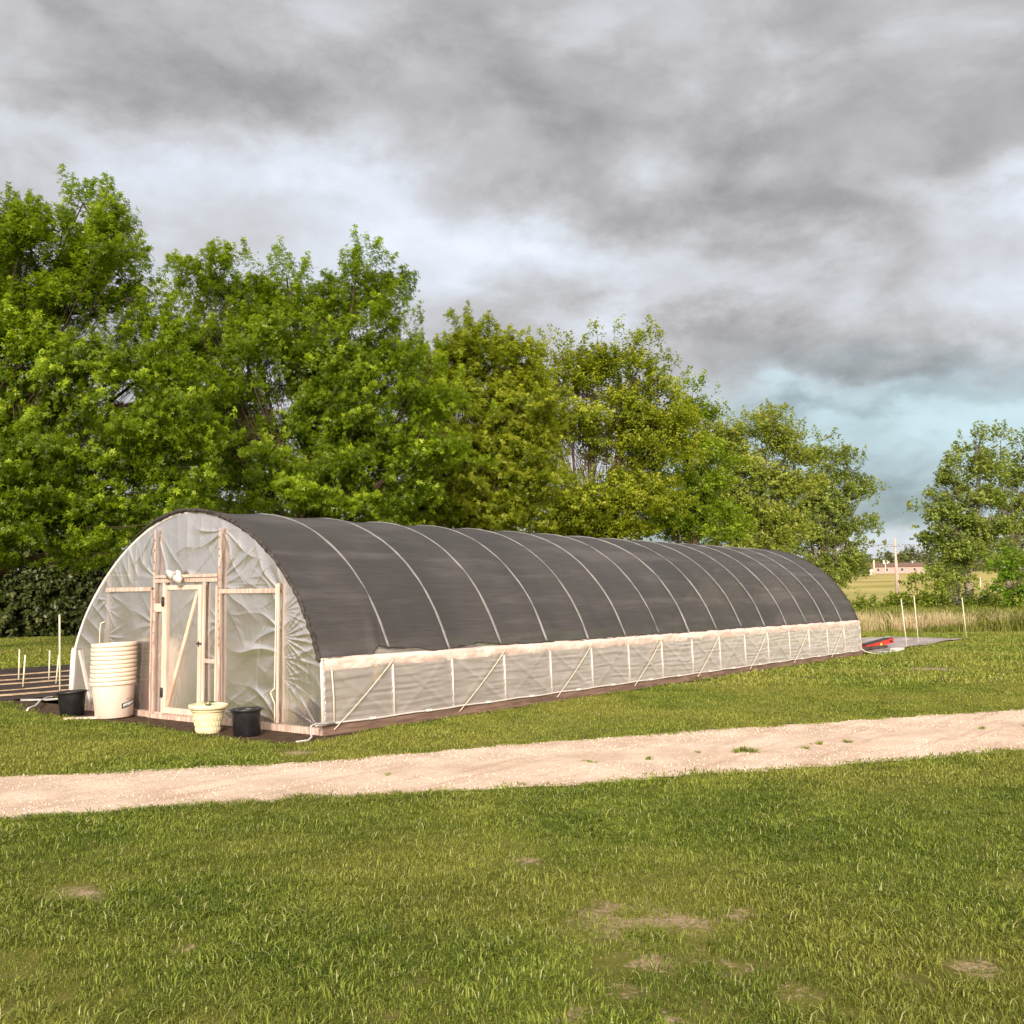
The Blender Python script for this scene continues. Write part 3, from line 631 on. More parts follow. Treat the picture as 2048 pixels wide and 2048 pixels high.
def tree(name, base, trunk_h, lobes, D, ntw, nleaf, size, mats, label, group, seed, trunk_r=.25, cat="tree", rad=.42, up=.35, lob=False, droop=.35, fork=3, tipf=.5, depth_k=.85, splay=.45, bough=12, bspread=1.35):
    """lobes: (px,py,rx,ry) in photo pixels at depth D -> real ellipsoids standing at that distance"""
    rng = np.random.default_rng(seed); k = D/FPX; base = np.array(base, float)
    fwd = np.array([_f[0], _f[1], 0]); fwd /= np.linalg.norm(fwd)
    EL = []
    if D < 200 and name != 'cedar_tree': lobes = [(a[0], a[1], a[2]*(1.10 if D < 50 else 1.22 if D < 73 else 1.04), a[3]*(1.06 if D < 50 else 1.10))+tuple(a[4:]) for a in lobes]
    for lb in lobes:
        px, py, rx, ry = lb[:4]; dd = lb[4] if len(lb) > 4 else 0.0
        EL.append((dep(px, py, D)+fwd*dd, rx*k, ry*k, (lb[5] if len(lb) > 5 else rx)*k*depth_k))
    vol = np.array([a*b*c for _, a, b, c in EL])**.62; vol /= vol.sum()
    root = empty(name, tuple(base), label, cat, group)
    tm = MB(); top = base+np.array([0, 0, trunk_h]); segs = []
    wob = rng.normal(size=3)*.15; wob[2] = 0
    tp = [base+np.array([0, 0, -.1]), base+np.array([0, 0, trunk_h*.5])+wob, top]
    tm.tube([bez(*tp, s) for s in np.linspace(0, 1, 8)], [trunk_r*(1.25-.45*s) for s in np.linspace(0, 1, 8)], 10)
    C = []; Dr = []; TP = []; VV = []
    rt = np.array([_r[0], _r[1], 0]); rt /= np.linalg.norm(rt)
    # main limbs to each lobe
    limbs = []
    for (c, a, b, d_), vf in zip(EL, vol):
        st_ = base+np.array([0, 0, trunk_h*rng.uniform(.6, 1.0)]) if c[2] > trunk_h+base[2] else base+np.array([0, 0, max(.3, (c[2]-base[2])*.55)])
        end = c+np.array([0, 0, b*.35]); mid = (st_+end)/2+np.array([0, 0, -.10*np.linalg.norm(end-st_)])+(end-st_)*0
        hz = end-st_; hz[2] = 0; mid += -hz*.12
        pts = [bez(st_, mid, end, s)+rng.normal(size=3)*.06 for s in np.linspace(0, 1, 9)]
        r0 = trunk_r*min(.62, .30+.8*vf**.5); tm.tube(pts, [max(.02, r0*(1-.85*s)) for s in np.linspace(0, 1, 9)], 7); limbs.append((pts, r0))
    cnt = np.maximum(3, (ntw*vol).astype(int))
    for (c, a, b, d_), n, (lp, r0) in zip(EL, cnt, limbs):
        per = bough; nb_ = max(2, n//per)
        ub = unit(rng, nb_); ub[0] = (.05, 0, 1); ub[1 % nb_] = (.75, .2, -.1); ub[-1] = (-.75, .2, .1); rb_ = rng.uniform(.06, 1.0, nb_)**.55*rng.uniform(.80, 1.10, nb_); rb_[0] = .86; rb_[-1] = 1.0
        bi = rng.integers(0, nb_, n); u = ub[bi]; rr = rb_[bi]
        tips = c+rt*(u[:, 0]*a*rr)[:, None]+fwd*(u[:, 1]*d_*rr)[:, None]+np.array([0, 0, 1])*(u[:, 2]*b*rr)[:, None]
        br_ = rad*bspread; jit = rng.normal(size=(n, 3))*np.array([br_, br_, br_*.38]); jit[:, 2] -= .25*np.hypot(jit[:, 0], jit[:, 1])
        tips = tips+jit; hue = rng.normal(0, .13, nb_)[bi]; newg = (rng.random(nb_) < tipf)[bi]
        for q in range(n):
            st_ = lp[rng.integers(3, 9)]; e = tips[q]; dv = e-st_; Lb = np.linalg.norm(dv)
            mid = (st_+e)/2+np.array([0, 0, -up*.4*Lb*.5])
            out = dv/max(Lb, .01); out = out*.5+np.array([0, 0, up])
            if q % 6 == 0 and Lb > .5: tm.tube([bez(st_, mid, e, s) for s in (0, .33, .66, 1)], [max(.012, r0*.22), .02, .014, .008], 4, False)
            # a leafy spray: shoot of length ls ending at the tip
            ls = rad*rng.uniform(1.1, 2.4); sh = out+rng.normal(size=3)*splay+np.array([0, 0, 1.1])*max(0, u[q, 2])**2; ls *= 1+.15*max(0, u[q, 2])**3; sh /= np.linalg.norm(sh)
            m = nleaf; s = rng.uniform(0, 1, m)
            wdt = rad*(1.05-.75*s)
            off = unit(rng, m)*wdt[:, None]*rng.uniform(.2, 1, m)[:, None]
            off[:, 2] *= .65
            C.append(e+sh*ls*(s-.55)[:, None]+off); dd_ = off/np.linalg.norm(off, axis=1)[:, None]+sh*.5; dd_[:, 2] -= droop; Dr.append(dd_)
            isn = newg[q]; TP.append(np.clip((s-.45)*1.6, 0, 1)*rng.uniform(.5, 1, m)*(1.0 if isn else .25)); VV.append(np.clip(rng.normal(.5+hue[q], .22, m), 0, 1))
    C = np.concatenate(C); Dr = np.concatenate(Dr); n = len(C)
    cen = np.array([sum(e[0][i]*v for e, v in zip(EL, vol)) for i in range(3)]); N = np.array([0, 0, .45])+unit(rng, n)*.8+(C-cen)/np.maximum(np.linalg.norm(C-cen, axis=1), .5)[:, None]*.55
    me = leaves_mesh("crown", C-base, N, Dr, size*rng.uniform(.65, 1.25, n), np.concatenate(VV), np.concatenate(TP), lobes=lob)
    link("crown", me, mats[0], root)
    tm.v = [tuple(np.array(v)-base) for v in tm.v]
    tm.build("trunk", mats[1], root)
    return root
mbark = simple_mat("bark", (.085, .055, .042), (.17, .115, .085), 6, .95, 1, .03, .1, (3, 3, .6))
mbarkp = simple_mat("pale_bark", (.17, .14, .11), (.30, .26, .21), 5, .95, 1, .03, .1, (3, 3, .6))
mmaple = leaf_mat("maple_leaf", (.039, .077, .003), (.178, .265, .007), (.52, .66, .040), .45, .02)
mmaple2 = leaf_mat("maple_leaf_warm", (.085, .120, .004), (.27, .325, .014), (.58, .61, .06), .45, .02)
mcotton = leaf_mat("cottonwood_leaf", (.13, .175, .018), (.33, .38, .06), (.54, .57, .12), .45, .02)
mcotton2 = leaf_mat("cottonwood_leaf_dull", (.095, .14, .020), (.26, .32, .06), (.44, .50, .11), .42, .02)
mcedar = leaf_mat("cedar_spray", (.022, .036, .007), (.070, .088, .020), (.14, .15, .045), .12, .03)
mshrub = leaf_mat("shrub_leaf", (.09, .14, .010), (.24, .31, .03), (.42, .48, .07), .42, .02)
mbright = leaf_mat("bright_leaf", (.09, .17, .008), (.18, .33, .02), (.34, .50, .05), .45, .02)
mdull = leaf_mat("dull_shrub_leaf", (.055, .075, .028), (.14, .16, .070), (.32, .30, .18), .35)
mfar = leaf_mat("far_leaf", (.10, .12, .04), (.19, .21, .07), (.26, .26, .10), .35, .04)
def gpos(px, D, z=0.0):
    p = dep(px, 1190, D); return (p[0], p[1], float(terrain_z(p[0]))+z)
GT = "row of trees behind the tunnel"
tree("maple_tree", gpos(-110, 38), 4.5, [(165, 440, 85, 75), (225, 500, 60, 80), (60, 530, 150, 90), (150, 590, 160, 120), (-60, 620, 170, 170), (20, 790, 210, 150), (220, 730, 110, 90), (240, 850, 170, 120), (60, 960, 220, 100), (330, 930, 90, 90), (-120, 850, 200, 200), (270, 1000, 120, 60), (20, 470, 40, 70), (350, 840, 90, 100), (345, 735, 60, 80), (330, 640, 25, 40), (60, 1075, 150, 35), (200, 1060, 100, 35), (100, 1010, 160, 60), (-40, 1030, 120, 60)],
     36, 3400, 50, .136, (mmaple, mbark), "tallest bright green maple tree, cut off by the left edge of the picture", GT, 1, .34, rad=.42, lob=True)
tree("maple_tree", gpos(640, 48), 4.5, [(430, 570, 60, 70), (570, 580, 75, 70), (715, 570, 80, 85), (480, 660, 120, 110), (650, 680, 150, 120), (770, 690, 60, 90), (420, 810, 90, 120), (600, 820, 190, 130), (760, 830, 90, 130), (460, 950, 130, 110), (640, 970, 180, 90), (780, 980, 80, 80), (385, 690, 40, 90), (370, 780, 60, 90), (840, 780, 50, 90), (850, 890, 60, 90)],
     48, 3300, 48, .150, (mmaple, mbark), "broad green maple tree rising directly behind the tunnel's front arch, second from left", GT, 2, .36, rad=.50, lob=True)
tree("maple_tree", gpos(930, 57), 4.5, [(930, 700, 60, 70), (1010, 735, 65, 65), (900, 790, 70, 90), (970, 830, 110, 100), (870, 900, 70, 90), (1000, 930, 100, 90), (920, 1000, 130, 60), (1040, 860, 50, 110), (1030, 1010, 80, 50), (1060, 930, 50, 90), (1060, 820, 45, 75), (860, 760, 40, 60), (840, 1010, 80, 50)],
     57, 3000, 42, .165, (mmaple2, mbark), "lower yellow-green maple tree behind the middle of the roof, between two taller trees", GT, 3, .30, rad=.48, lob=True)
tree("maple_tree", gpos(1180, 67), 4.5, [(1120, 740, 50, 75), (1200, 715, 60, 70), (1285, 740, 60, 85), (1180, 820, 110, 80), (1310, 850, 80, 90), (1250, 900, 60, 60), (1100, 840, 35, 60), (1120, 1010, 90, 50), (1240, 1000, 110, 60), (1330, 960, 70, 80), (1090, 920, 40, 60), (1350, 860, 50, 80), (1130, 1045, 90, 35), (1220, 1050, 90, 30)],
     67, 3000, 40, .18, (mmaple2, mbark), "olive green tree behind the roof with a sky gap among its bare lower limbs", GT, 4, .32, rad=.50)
tree("elm_tree", gpos(1390, 74), 3.5, [(1385, 800, 26, 45), (1370, 870, 50, 60), (1400, 950, 80, 70), (1390, 1030, 90, 50), (1330, 1040, 60, 40)],
     74, 900, 36, .20, (mmaple, mbark), "darker green narrow tree with a pointed top behind the roof, right of the olive tree", GT, 5, .22, rad=.50)
tree("cottonwood_tree", gpos(1500, 85), 4.0, [(1445, 870, 50, 55), (1540, 860, 38, 50), (1580, 890, 35, 50), (1470, 950, 80, 60), (1590, 950, 50, 40), (1460, 1030, 80, 60), (1550, 1040, 70, 50), (1480, 1100, 90, 50)],
     85, 2200, 34, .22, (mcotton, mbarkp), "pale yellow-green cottonwood tree behind the roof, left of the last tree of the row", GT, 6, .35, rad=.55, droop=.1)
tree("cottonwood_tree", gpos(1655, 100), 3.0, [(1650, 910, 45, 50), (1700, 950, 35, 45), (1620, 960, 40, 60), (1660, 1010, 70, 60), (1730, 985, 22, 16), (1735, 1052, 26, 18), (1600, 1040, 60, 60), (1680, 1080, 60, 55), (1640, 1140, 70, 35), (1700, 1145, 35, 25)],
     100, 1400, 32, .24, (mcotton2, mbarkp), "grey-green cottonwood at the right end of the row, one low branch reaching right", GT, 7, .35, rad=.55, droop=.1)
tree("cottonwood_tree", gpos(1935, 80), 3.0, [(1890, 985, 20, 45), (1912, 950, 26, 45), (1960, 900, 32, 45), (1900, 1010, 50, 60), (1965, 980, 45, 70), (1895, 1070, 42, 50), (1940, 1090, 60, 50), (1900, 1150, 50, 35), (1985, 1050, 40, 60)],
     80, 1150, 30, .22, (mcotton2, mbarkp), "loose grey-green cottonwood standing alone right of the utility pole", "trees at the right edge", 8, .26, rad=.46, droop=.1)
tree("cottonwood_tree", gpos(2020, 84), 4.0, [(2000, 905, 28, 50), (2045, 930, 35, 60), (2030, 1000, 45, 60), (2080, 960, 50, 70), (2060, 1060, 60, 60), (2110, 1020, 60, 120), (2020, 1120, 50, 40)],
     84, 950, 28, .22, (mcotton2, mbarkp), "cottonwood cut off by the right edge of the picture", "trees at the right edge", 9, .30, rad=.46, droop=.1)
# dark cedars under the maples on the left
for i, (px, D, top, hw, sd_, lb) in enumerate([(-150, 50, 1010, 70, 0, "leftmost"), (-30, 52, 1055, 75, 0, "second"), (75, 53, 1005, 64, 0, ""), (180, 54, 1050, 80, 0, ""), (290, 56, 1015, 62, 0, ""), (400, 58, 1050, 70, 0, "")]):
    lbl = ["dark cedar at the far left edge of the hedge", "dark cedar in the hedge beyond the left garden stakes, at the picture's edge", "dark cedar in the hedge straight behind the short garden stakes", "dark cedar in the hedge directly left of the tunnel's arched wall",
           "dark cedar seen dimly through the left of the tunnel's end film", "dark cedar behind the middle of the tunnel's end wall"][i]
    lo = [(px+(q*37 % 23)-11, 1255-q*(1255-top)/5.2, hw*(1.08-.19*q), 40) for q in range(5)]; lo += [(px, top+6, hw*.25, 30)]
    tree("cedar_tree", gpos(px, D), 2.0, lo, D, 1150, 32, .24, (mcedar, mbark), lbl, "dark cedars in the hedge on the left", 20+i, .15, rad=.42, up=-.1, droop=.5, depth_k=1.0, tipf=.3)

# ------------------------------------------------------------------ shrubs by the tall grass
def shrub(px, D, top, hw, mat, n, seed, label, name="shrub", size=.14, rad=.28, bot=1240):
    k = D/FPX; h = 1190-top+1.93/k; zmid = None
    lo = [(px, bot-12, hw, 26), (px-hw*.45, (top+bot)/2+8, hw*.55, (bot-top)*.30), (px+hw*.4, (top+bot)/2, hw*.55, (bot-top)*.34), (px, top+(bot-top)*.25, hw*.45, (bot-top)*.28)]
    tree(name, gpos(px, D), .5, lo, D, n, 26, size, (mat, mbark), label, "shrubs beyond the tall dry grass", seed, .04, "shrub", rad=rad, depth_k=1.0)
shrub(1722, 58, 1196, 36, mshrub, 150, 41, "low green shrub just right of the tunnel's far end, behind the tall grass")
shrub(1790, 60, 1194, 40, mshrub, 160, 42, "dark green shrub at the foot of the utility pole")
shrub(1852, 62, 1205, 34, mshrub, 120, 43, "low green shrub between the two stakes and the sapling's foot")
shrub(1872, 58, 1166, 26, mshrub, 150, 45, "upright leafy green shrub right of the slender sapling")
shrub(1915, 60, 1178, 36, mdull, 160, 46, "greyish shrub with pale flowers under the standing cottonwood")
shrub(1968, 58, 1185, 40, mshrub, 180, 47, "rounded green shrub left of the bright sapling at the right edge")
shrub(2030, 56, 1195, 44, mshrub, 180, 48, "wide green shrub in front of the bright sapling at the right edge")
shrub(2100, 57, 1190, 44, mshrub, 150, 49, "green shrub past the right edge of the picture")
tree("sapling", gpos(1832, 60), 1.0, [(1832, 1165, 12, 16), (1826, 1190, 16, 14), (1838, 1210, 18, 16)], 60, 60, 22, .14, (mshrub, mbark), "slender leafy sapling standing up before the pale field, right of the pole", "saplings beyond the tall dry grass", 51, .04, "sapling", rad=.16)
tree("sapling", gpos(2040, 56), 1.2, [(2025, 1125, 22, 28), (2045, 1150, 28, 34), (2020, 1175, 26, 28), (2050, 1195, 32, 24)], 56, 230, 26, .14, (mbright, mbark), "vivid light green sapling at the right edge of the picture", "saplings beyond the tall dry grass", 52, .06, "sapling", rad=.26)

# ------------------------------------------------------------------ far farmhouse, poles and trees
mhw = simple_mat("pink_siding", (.40, .28, .24), (.46, .33, .29), 1.5, .8, .2, .01); mrf = simple_mat("brown_roof", (.14, .085, .065), (.20, .13, .10), 2, .9); mwh = simple_mat("white_paint", (.55, .53, .50), (.64, .62, .58), 1.2, .6)
mgl = simple_mat("window_pane", (.03, .035, .045), (.06, .065, .075), 2, .15, .05, .001, .5)
D = 400; hb_ = dep(1795, 1150, D); hz_ = float(terrain_z(hb_[0]))
HO = empty("farmhouse", (hb_[0], hb_[1], hz_), "long low pinkish farmhouse with brown roof across the far field", "house"); HO.rotation_euler = (0, 0, -YAW-.42+math.radians(0))
hw_, hd_, hh_ = 9.2, 4.0, 2.6
MB().box((-hw_, -hd_, 0), (hw_, hd_, hh_)).build("wall", mhw, HO)
b = MB(); e = .5; b.add([(-hw_-e, -hd_-e, hh_), (hw_+e, -hd_-e, hh_), (hw_+e, hd_+e, hh_), (-hw_-e, hd_+e, hh_), (-hw_-e+.4, 0, hh_+1.6), (hw_+e-.4, 0, hh_+1.6)], [(0, 1, 5, 4), (1, 2, 5), (2, 3, 4, 5), (3, 0, 4), (3, 2, 1, 0)])
rf = b.build("roof", mrf, HO)
for x in (-3, 5.5): MB().box((x-.25, -.25, hh_+1.3), (x+.25, .25, hh_+2.1)).build("chimney", mwh, rf)
for x, wd in ((-6.5, .8), (-3.4, .8), (2.0, 1.0), (6.4, .8)):
    f = MB().box((x-wd/2-.1, -hd_-.06, .9), (x+wd/2+.1, -hd_-.003, 2.1)).build("window", mwh, HO); MB().box((x-wd/2, -hd_-.09, 1.0), (x+wd/2, -hd_-.062, 2.0)).build("pane", mgl, f)
MB().box((-.4, -hd_-.06, .1), (.5, -hd_-.003, 2.1)).build("door", mrf, HO)
def tank(px, label):
    p = dep(px, 1150, D-6); z = float(terrain_z(p[0])); b = MB(); 
    b.lathe([(.02, -1.9), (.45, -1.75), (.68, -1.4), (.72, -1.2), (.72, 1.2), (.68, 1.4), (.45, 1.75), (.02, 1.9)], (0, 0, 0), 24)
    b.v = [(v[2]*.9, v[1], v[0]+1.15) for v in b.v]; b.box((-1.1, -.4, -.1), (-.9, .4, .75)); b.box((.9, -.4, -.1), (1.1, .4, .75))
    tag(b.build("fuel_tank", mwh, None, (p[0], p[1], z)), label, "tank", "white tanks beside the farmhouse")
tank(1744, "white rounded tank at the left end of the far farmhouse"); tank(1847, "white rounded tank at the right end of the far farmhouse")
p = gpos(1750, 370); tag(MB().tube([(0, 0, 0), (0, 0, 5.4)], .26, 8).box((-.35, -.3, 4.2), (.35, .3, 4.8)).build("post", simple_mat("cream_post", (.62, .5, .34), (.7, .58, .42), 2), None, p), "cream post with a box on it, left of the farmhouse", "post")
p = gpos(1773, 370); hoop = empty("basketball_hoop", p, "white square backboard on a thin post before the farmhouse roof", "hoop"); hoop.rotation_euler = (0, 0, -YAW)
MB().tube([(0, 0, 0), (0, 0, 4.0)], .14, 8).build("post", mwh, hoop); MB().box((-.9, -.2, 3.9), (.9, -.1, 5.2)).build("backboard", mwh, hoop)
MB().tube([(.3*math.cos(a_/6*math.pi), -.5+.3*math.sin(a_/6*math.pi), 4.2) for a_ in range(13)], .03, 5).build("rim", mmetal, hoop)
for i, (px, tp_, rx, lb) in enumerate([(1640, 1110, 30, "far round tree seen under the right end of the tree row"), (1700, 1104, 28, "pale far tree left of the farmhouse"), (1733, 1114, 22, "dark far tree just left of the farmhouse's tank"), (1776, 1108, 24, "dark round far tree behind the farmhouse's left half"), (1818, 1096, 30, "tallest rounded far tree behind the farmhouse"), (1858, 1102, 24, "far tree behind the farmhouse's right end"), (1895, 1106, 28, "far tree right of the farmhouse with pale forked trunk"), (1940, 1108, 30, "far tree seen through the cottonwood's foot"), (1990, 1106, 30, "far tree beyond the right edge cottonwoods")]):
    DD = 425+(i % 3)*8
    tree("far_tree", gpos(px, DD), 2.5, [(px, tp_+16, rx*.6, 16), (px-rx*.4, tp_+26, rx*.6, 15), (px+rx*.4, tp_+24, rx*.6, 16), (px, tp_+32, rx, 12)], DD, 150, 26, .8, (mfar, mbarkp), lb, "trees round the far farmhouse", 60+i, .3, rad=1.3, depth_k=.8, tipf=.2)
# utility pole and wires
mpole = simple_mat("bleached_pole", (.42, .33, .29), (.52, .42, .37), 1.5, .85, .3, .01, .2, (1, 1, .3))
p = gpos(1794, 130); PO = empty("utility_pole", p, "tall bleached wooden utility pole standing before the far field", "pole", None); PO.rotation_euler = (0, 0, -YAW-.3)
H_ = 7.1
MB().tube([(0, 0, -.2), (0, 0, H_)], [.17, .13], 10).build("shaft", mpole, PO)
MB().tube([(.26, .1, -.2), (.13, .05, H_*.62)], [.09, .07], 8).build("brace_pole", mpole, PO)
MB().box((-.7, -.19, H_-1.0), (.7, -.14, H_-.94)).build("cross_arm", mrf, PO)
for x in (-.6, .6): MB().tube([(x, -.165, H_-.895), (x, -.165, H_-.75)], [.05, .03], 8).build("insulator", mwh, PO)
mwire = simple_mat("wire", (.18, .19, .20), (.22, .23, .24), 2)
for s_, lb in ((-1, "thin overhead wire on the pole's left insulator"), (1, "thin overhead wire on the pole's right insulator")):
    c0 = np.array([p[0], p[1], p[2]+H_-.75]); dr = np.array([_r[0], _r[1], 0]); a_ = c0+dr*s_*.55
    pts = []
    for j in range(-30, 31):
        q_ = j/30; pts.append(a_+np.array([dr[0]*q_*90, dr[1]*q_*90, -.9+0*q_+.9*(1-abs(q_))**2-.0]))
    tag(MB().tube(pts, .016, 4).build("overhead_wire", mwire), lb, "wire", "wires on the utility pole")
p = gpos(1962, 68); tag(MB().tube([(0, 0, 0), (0, 0, 2.7)], .03, 8).tube([(0, 0, 2.7), (0, 0, 2.78)], .036, 8).build("marker_post", mwh, None, p), "thin white marker post in front of the cottonwood trunk", "post")
p = gpos(2047, 66); tag(MB().tube([(0, 0, 0), (0, 0, 2.1)], .07, 8).tube([(0, 0, 2.1), (0, 0, 2.16)], [.085, .02], 8).build("marker_post", simple_mat("cream_paint", (.68, .62, .42), (.75, .68, .48), 3), None, p), "thick cream marker post cut by the right edge of the picture", "post")

# ------------------------------------------------------------------ ground fabric, red box and stakes past the far end
mfab = simple_mat("grey_fabric", (.22, .20, .20), (.44, .38, .37), .9, .7, .6, .02, .3, (.5, 3, 1))
def fab(u, v):
    x = 22.3+u*(12.0-.15*v); y = -.15+v*3.9+.25*u*(1-v)
    return np.stack([x, y, .022+.05*vnoise(np.stack([x*.9, y*3], -1), 12)**2+.03*vnoise(np.stack([x*3, y*5], -1), 13)*np.sin(np.pi*v), ], -1)
P_, F_ = grid(90, 50, fab); tag(link("ground_fabric", np_mesh("ground_fabric", P_, F_, True), mfab), "sheet of grey weed fabric laid flat past the tunnel's far end", "ground cloth")
mrb = simple_mat("red_enamel", (.36, .028, .022), (.48, .05, .035), 3, .45)
RB = empty("tool_case", (25.7, .72, .08), "bright red metal case lying on the grey weed fabric", "case"); RB.rotation_euler = (math.radians(-4), math.radians(-9), math.radians(-22))
b = MB(); b.box((-.66, -.19, 0), (.66, .19, .16)); b.box((-.68, -.20, .10), (.68, .20, .115)).build("body", mrb, RB)
MB().box((.46, -.215, .05), (.56, -.2015, .098)).build("latch", mblack, RB)
MB().tube([(.02, -.192, .055), (.02, -.206, .055)], .042, 20).build("emblem", myel, RB)
MB().box((-.67, -.195, .163), (.67, .195, .18)).build("lid", mblack, RB)
BD = MB().box((-.9, -.12, 0), (.75, .12, .035)).box((.55, -.14, .036), (.95, .14, .11)).build("white_board", mwh, None, (23.6, -.28, .012)); BD.rotation_euler = (0, 0, -.15)
tag(BD, "short white board lying at the fabric's near edge by the tunnel's far corner", "board")
mdk = simple_mat("dark_lumber", (.045, .035, .03), (.09, .07, .06), 5, .9)
B2 = MB().box((-1.1, -.09, 0), (1.1, .09, .08)).build("plank", mdk, None, (24.0, .35, .075)); B2.rotation_euler = (0, 0, -.1); tag(B2, "dark plank lying beside the red case on the grey fabric", "plank")
mstake = simple_mat("cream_stake", (.66, .62, .42), (.76, .72, .52), 6, .7)
for (x, y, h, tx, lb) in [(27.67, .31, 1.64, -.14, "left one of the two cream stakes standing in the grey fabric"), (30.02, .59, 1.72, -.10, "right one of the two cream stakes standing in the grey fabric"), (35.54, .27, 1.62, -.12, "lone cream stake in the lawn beyond the fabric's tip")]:
    dr = Vector((_r[0], _r[1], 0)); q = dr*tx
    tag(MB().tube([(0, 0, -.05), (q.x, q.y, h)], .017, 8).tube([(q.x, q.y, h), (q.x*1.01, q.y*1.01, h+.012)], [.022, .012], 8).build("stake", mstake, None, (x, y, .02)), lb, "stake", "stakes past the far end of the tunnel")

# ------------------------------------------------------------------ garden beds on the left
mweed = simple_mat("black_weed_cloth", (.018, .014, .013), (.075, .055, .050), 1.3, .75, .8, .02, .25, (.6, 4, 1))
def gb(u, v):
    x = -16+u*(22-(-16)); y = 8.3+v*8.6
    return np.stack([x+0*v, y, .012+.05*vnoise(np.stack([x*1.1, y*3.0], -1), 15)*np.sin(np.pi*v)**.3], -1)
def gb2(u, v):
    y = 8.35+v*9.2; x0 = -.05-(1-v)*0.35-v*14+ (1-v)*-.2; x0 = np.where(v < .12, -.6, -15.0); x = x0+u*(21-x0)
    return np.stack([x, y, .012+.035*vnoise(np.stack([x*1.1, y*3.0], -1), 15)], -1)
P_, F_ = grid(200, 70, lambda u, v: np.stack([-15+u*36, 8.75+v*8.9, .010+.018*vnoise(np.stack([(-15+u*36)*1.1, v*27], -1), 15)*np.sin(np.pi*v)**.3], -1))
tag(link("garden_cloth", np_mesh("garden_cloth", P_, F_, True), mweed), "dark weed cloth spread under the garden rows left of the tunnel", "ground cloth")
mstraw = simple_mat("pale_row_mulch", (.34, .23, .15), (.60, .45, .30), 5, .95, 1, .02, .1)
rows = [(15.0, 14.75, .15), (13.35, 13.05, .11), (12.2, 12.0, .10), (10.65, 10.5, .12), (9.55, 9.35, .12)]
nms = ["farthest pale mulch row on the garden's dark cloth", "second farthest pale mulch row in the garden, behind the rear short stakes", "middle pale mulch row across the garden, behind the tall stake", "second nearest pale mulch row of the garden", "nearest pale mulch row, running to the black pot by the tunnel"]
for i, (ya, yb, hw2) in enumerate(rows):
    def fr_(u, v):
        x = -14+u*(20+14); yy = ya+(x-2)*-.03; wd = hw2*(.55+.9*vnoise(np.stack([x*1.2, x*0+i], -1), 40+i)); h = (.006+.022*vnoise(np.stack([x*3, v*2+i], -1), 50))
        return np.stack([x, yy+(v-.5)*2*wd+.06*np.sin(x*1.3+i), .030+h*np.sin(np.pi*v)], -1)
    P_, F_ = grid(420, 8, fr_); tag(link("mulch_row", np_mesh("mulch_row", P_, F_, True), mstraw), nms[i], "garden row", "mulch rows in the garden")
for (x, y, h, tx, ty, lb) in [(2.64, 13.2, .70, 0, 0, "short cream stake at the garden's left, the farther one of the left pair"), (1.79, 11.4, .66, .03, 0, "short cream stake at the garden's left, the nearer one of the left pair"), (3.19, 12.85, .66, 0, 0, "short cream stake left of the tall one, the farther of its pair"), (2.66, 11.6, .62, .05, 0, "leaning short cream stake right beside the tall stake"), (1.32, 9.07, 1.56, -.05, 0, "tall cream stake rising behind the black pot at the left")]:
    tag(MB().tube([(0, 0, -.05), (tx*_r[0], tx*_r[1], h)], .017, 8).tube([(tx*_r[0], tx*_r[1], h), (tx*_r[0], tx*_r[1], h+.01)], [.019, .010], 8).build("stake", mstake, None, (x, y, .03)), lb, "stake", "stakes in the garden left of the tunnel")
hp = [(-.80, 6.38), (-.73, 6.46), (-.53, 6.60), (-.2, 7.1), (.1, 7.58), (.45, 8.1), (.72, 8.51), (1.01, 8.79), (1.25, 8.80), (1.7, 8.75)]
MBh = MB().tube([(x, y, .035+.05*math.sin(i*.6)) for i, (x, y) in enumerate(hp)], .016, 8); tag(MBh.build("water_pipe", mpipe), "bent white water pipe snaking out of the garden rows behind the black pot", "pipe")
m = simple_mat("grey_hose", (.36, .34, .32), (.5, .48, .45), 6)
tag(MB().tube([(0.0, 8.1, .05), (.3, 7.75, .05), (1.0, 7.55, .06), (1.8, 7.5, .05), (2.6, 7.55, .05)], .022, 8).build("hose", m), "grey hose lying on the soil behind the black pot", "hose")

# ------------------------------------------------------------------ pots and tubs by the end wall
mtub = simple_mat("cream_plastic", (.74, .60, .46), (.80, .67, .53), 1.5, .42, .08, .002, .4)
mtub2 = simple_mat("pale_pink_plastic", (.76, .61, .51), (.80, .66, .55), 1.5, .42, .08, .002, .4)
from mathutils import Quaternion
def lean(deg): return Quaternion(Vector((float(h3[0]), float(h3[1]), 0)), math.radians(-deg)).to_euler()
h3 = np.array([_f[0], _f[1]]); h3 /= np.linalg.norm(h3)
TX, TY = -.40, 4.42
def tub_mesh(H=.58, rb=.285, rt_=.335):
    def r(z): return rb+(rt_-rb)*z/H
    b = MB(); b.lathe([(rb-.015, 0), (rb, .012), (r(H-.062), H-.062)], (0, 0, 0), 56, True)
    rim = MB(); o = r(H-.06)
    rim.lathe([(o, H-.060), (o+.020, H-.058), (o+.024, H-.052), (o+.026, H-.004), (o+.020, H), (o-.006, H-.002), (o-.014, H-.014), (o-.030, H-.3), (rb-.03, .02), (0.001, .02)], (0, 0, 0), 56, False)
    return b.mesh("shell"), rim.mesh("rim")
shell, rimm = tub_mesh(); shell.materials.append(mtub2); rimm.materials.append(mtub)
ords = ["lowest", "second lowest", "third lowest", "fourth from the bottom", "fifth from the bottom", "fifth from the top", "fourth from the top", "third from the top", "second from the top", "topmost"]
NTB = 10; tub0 = None
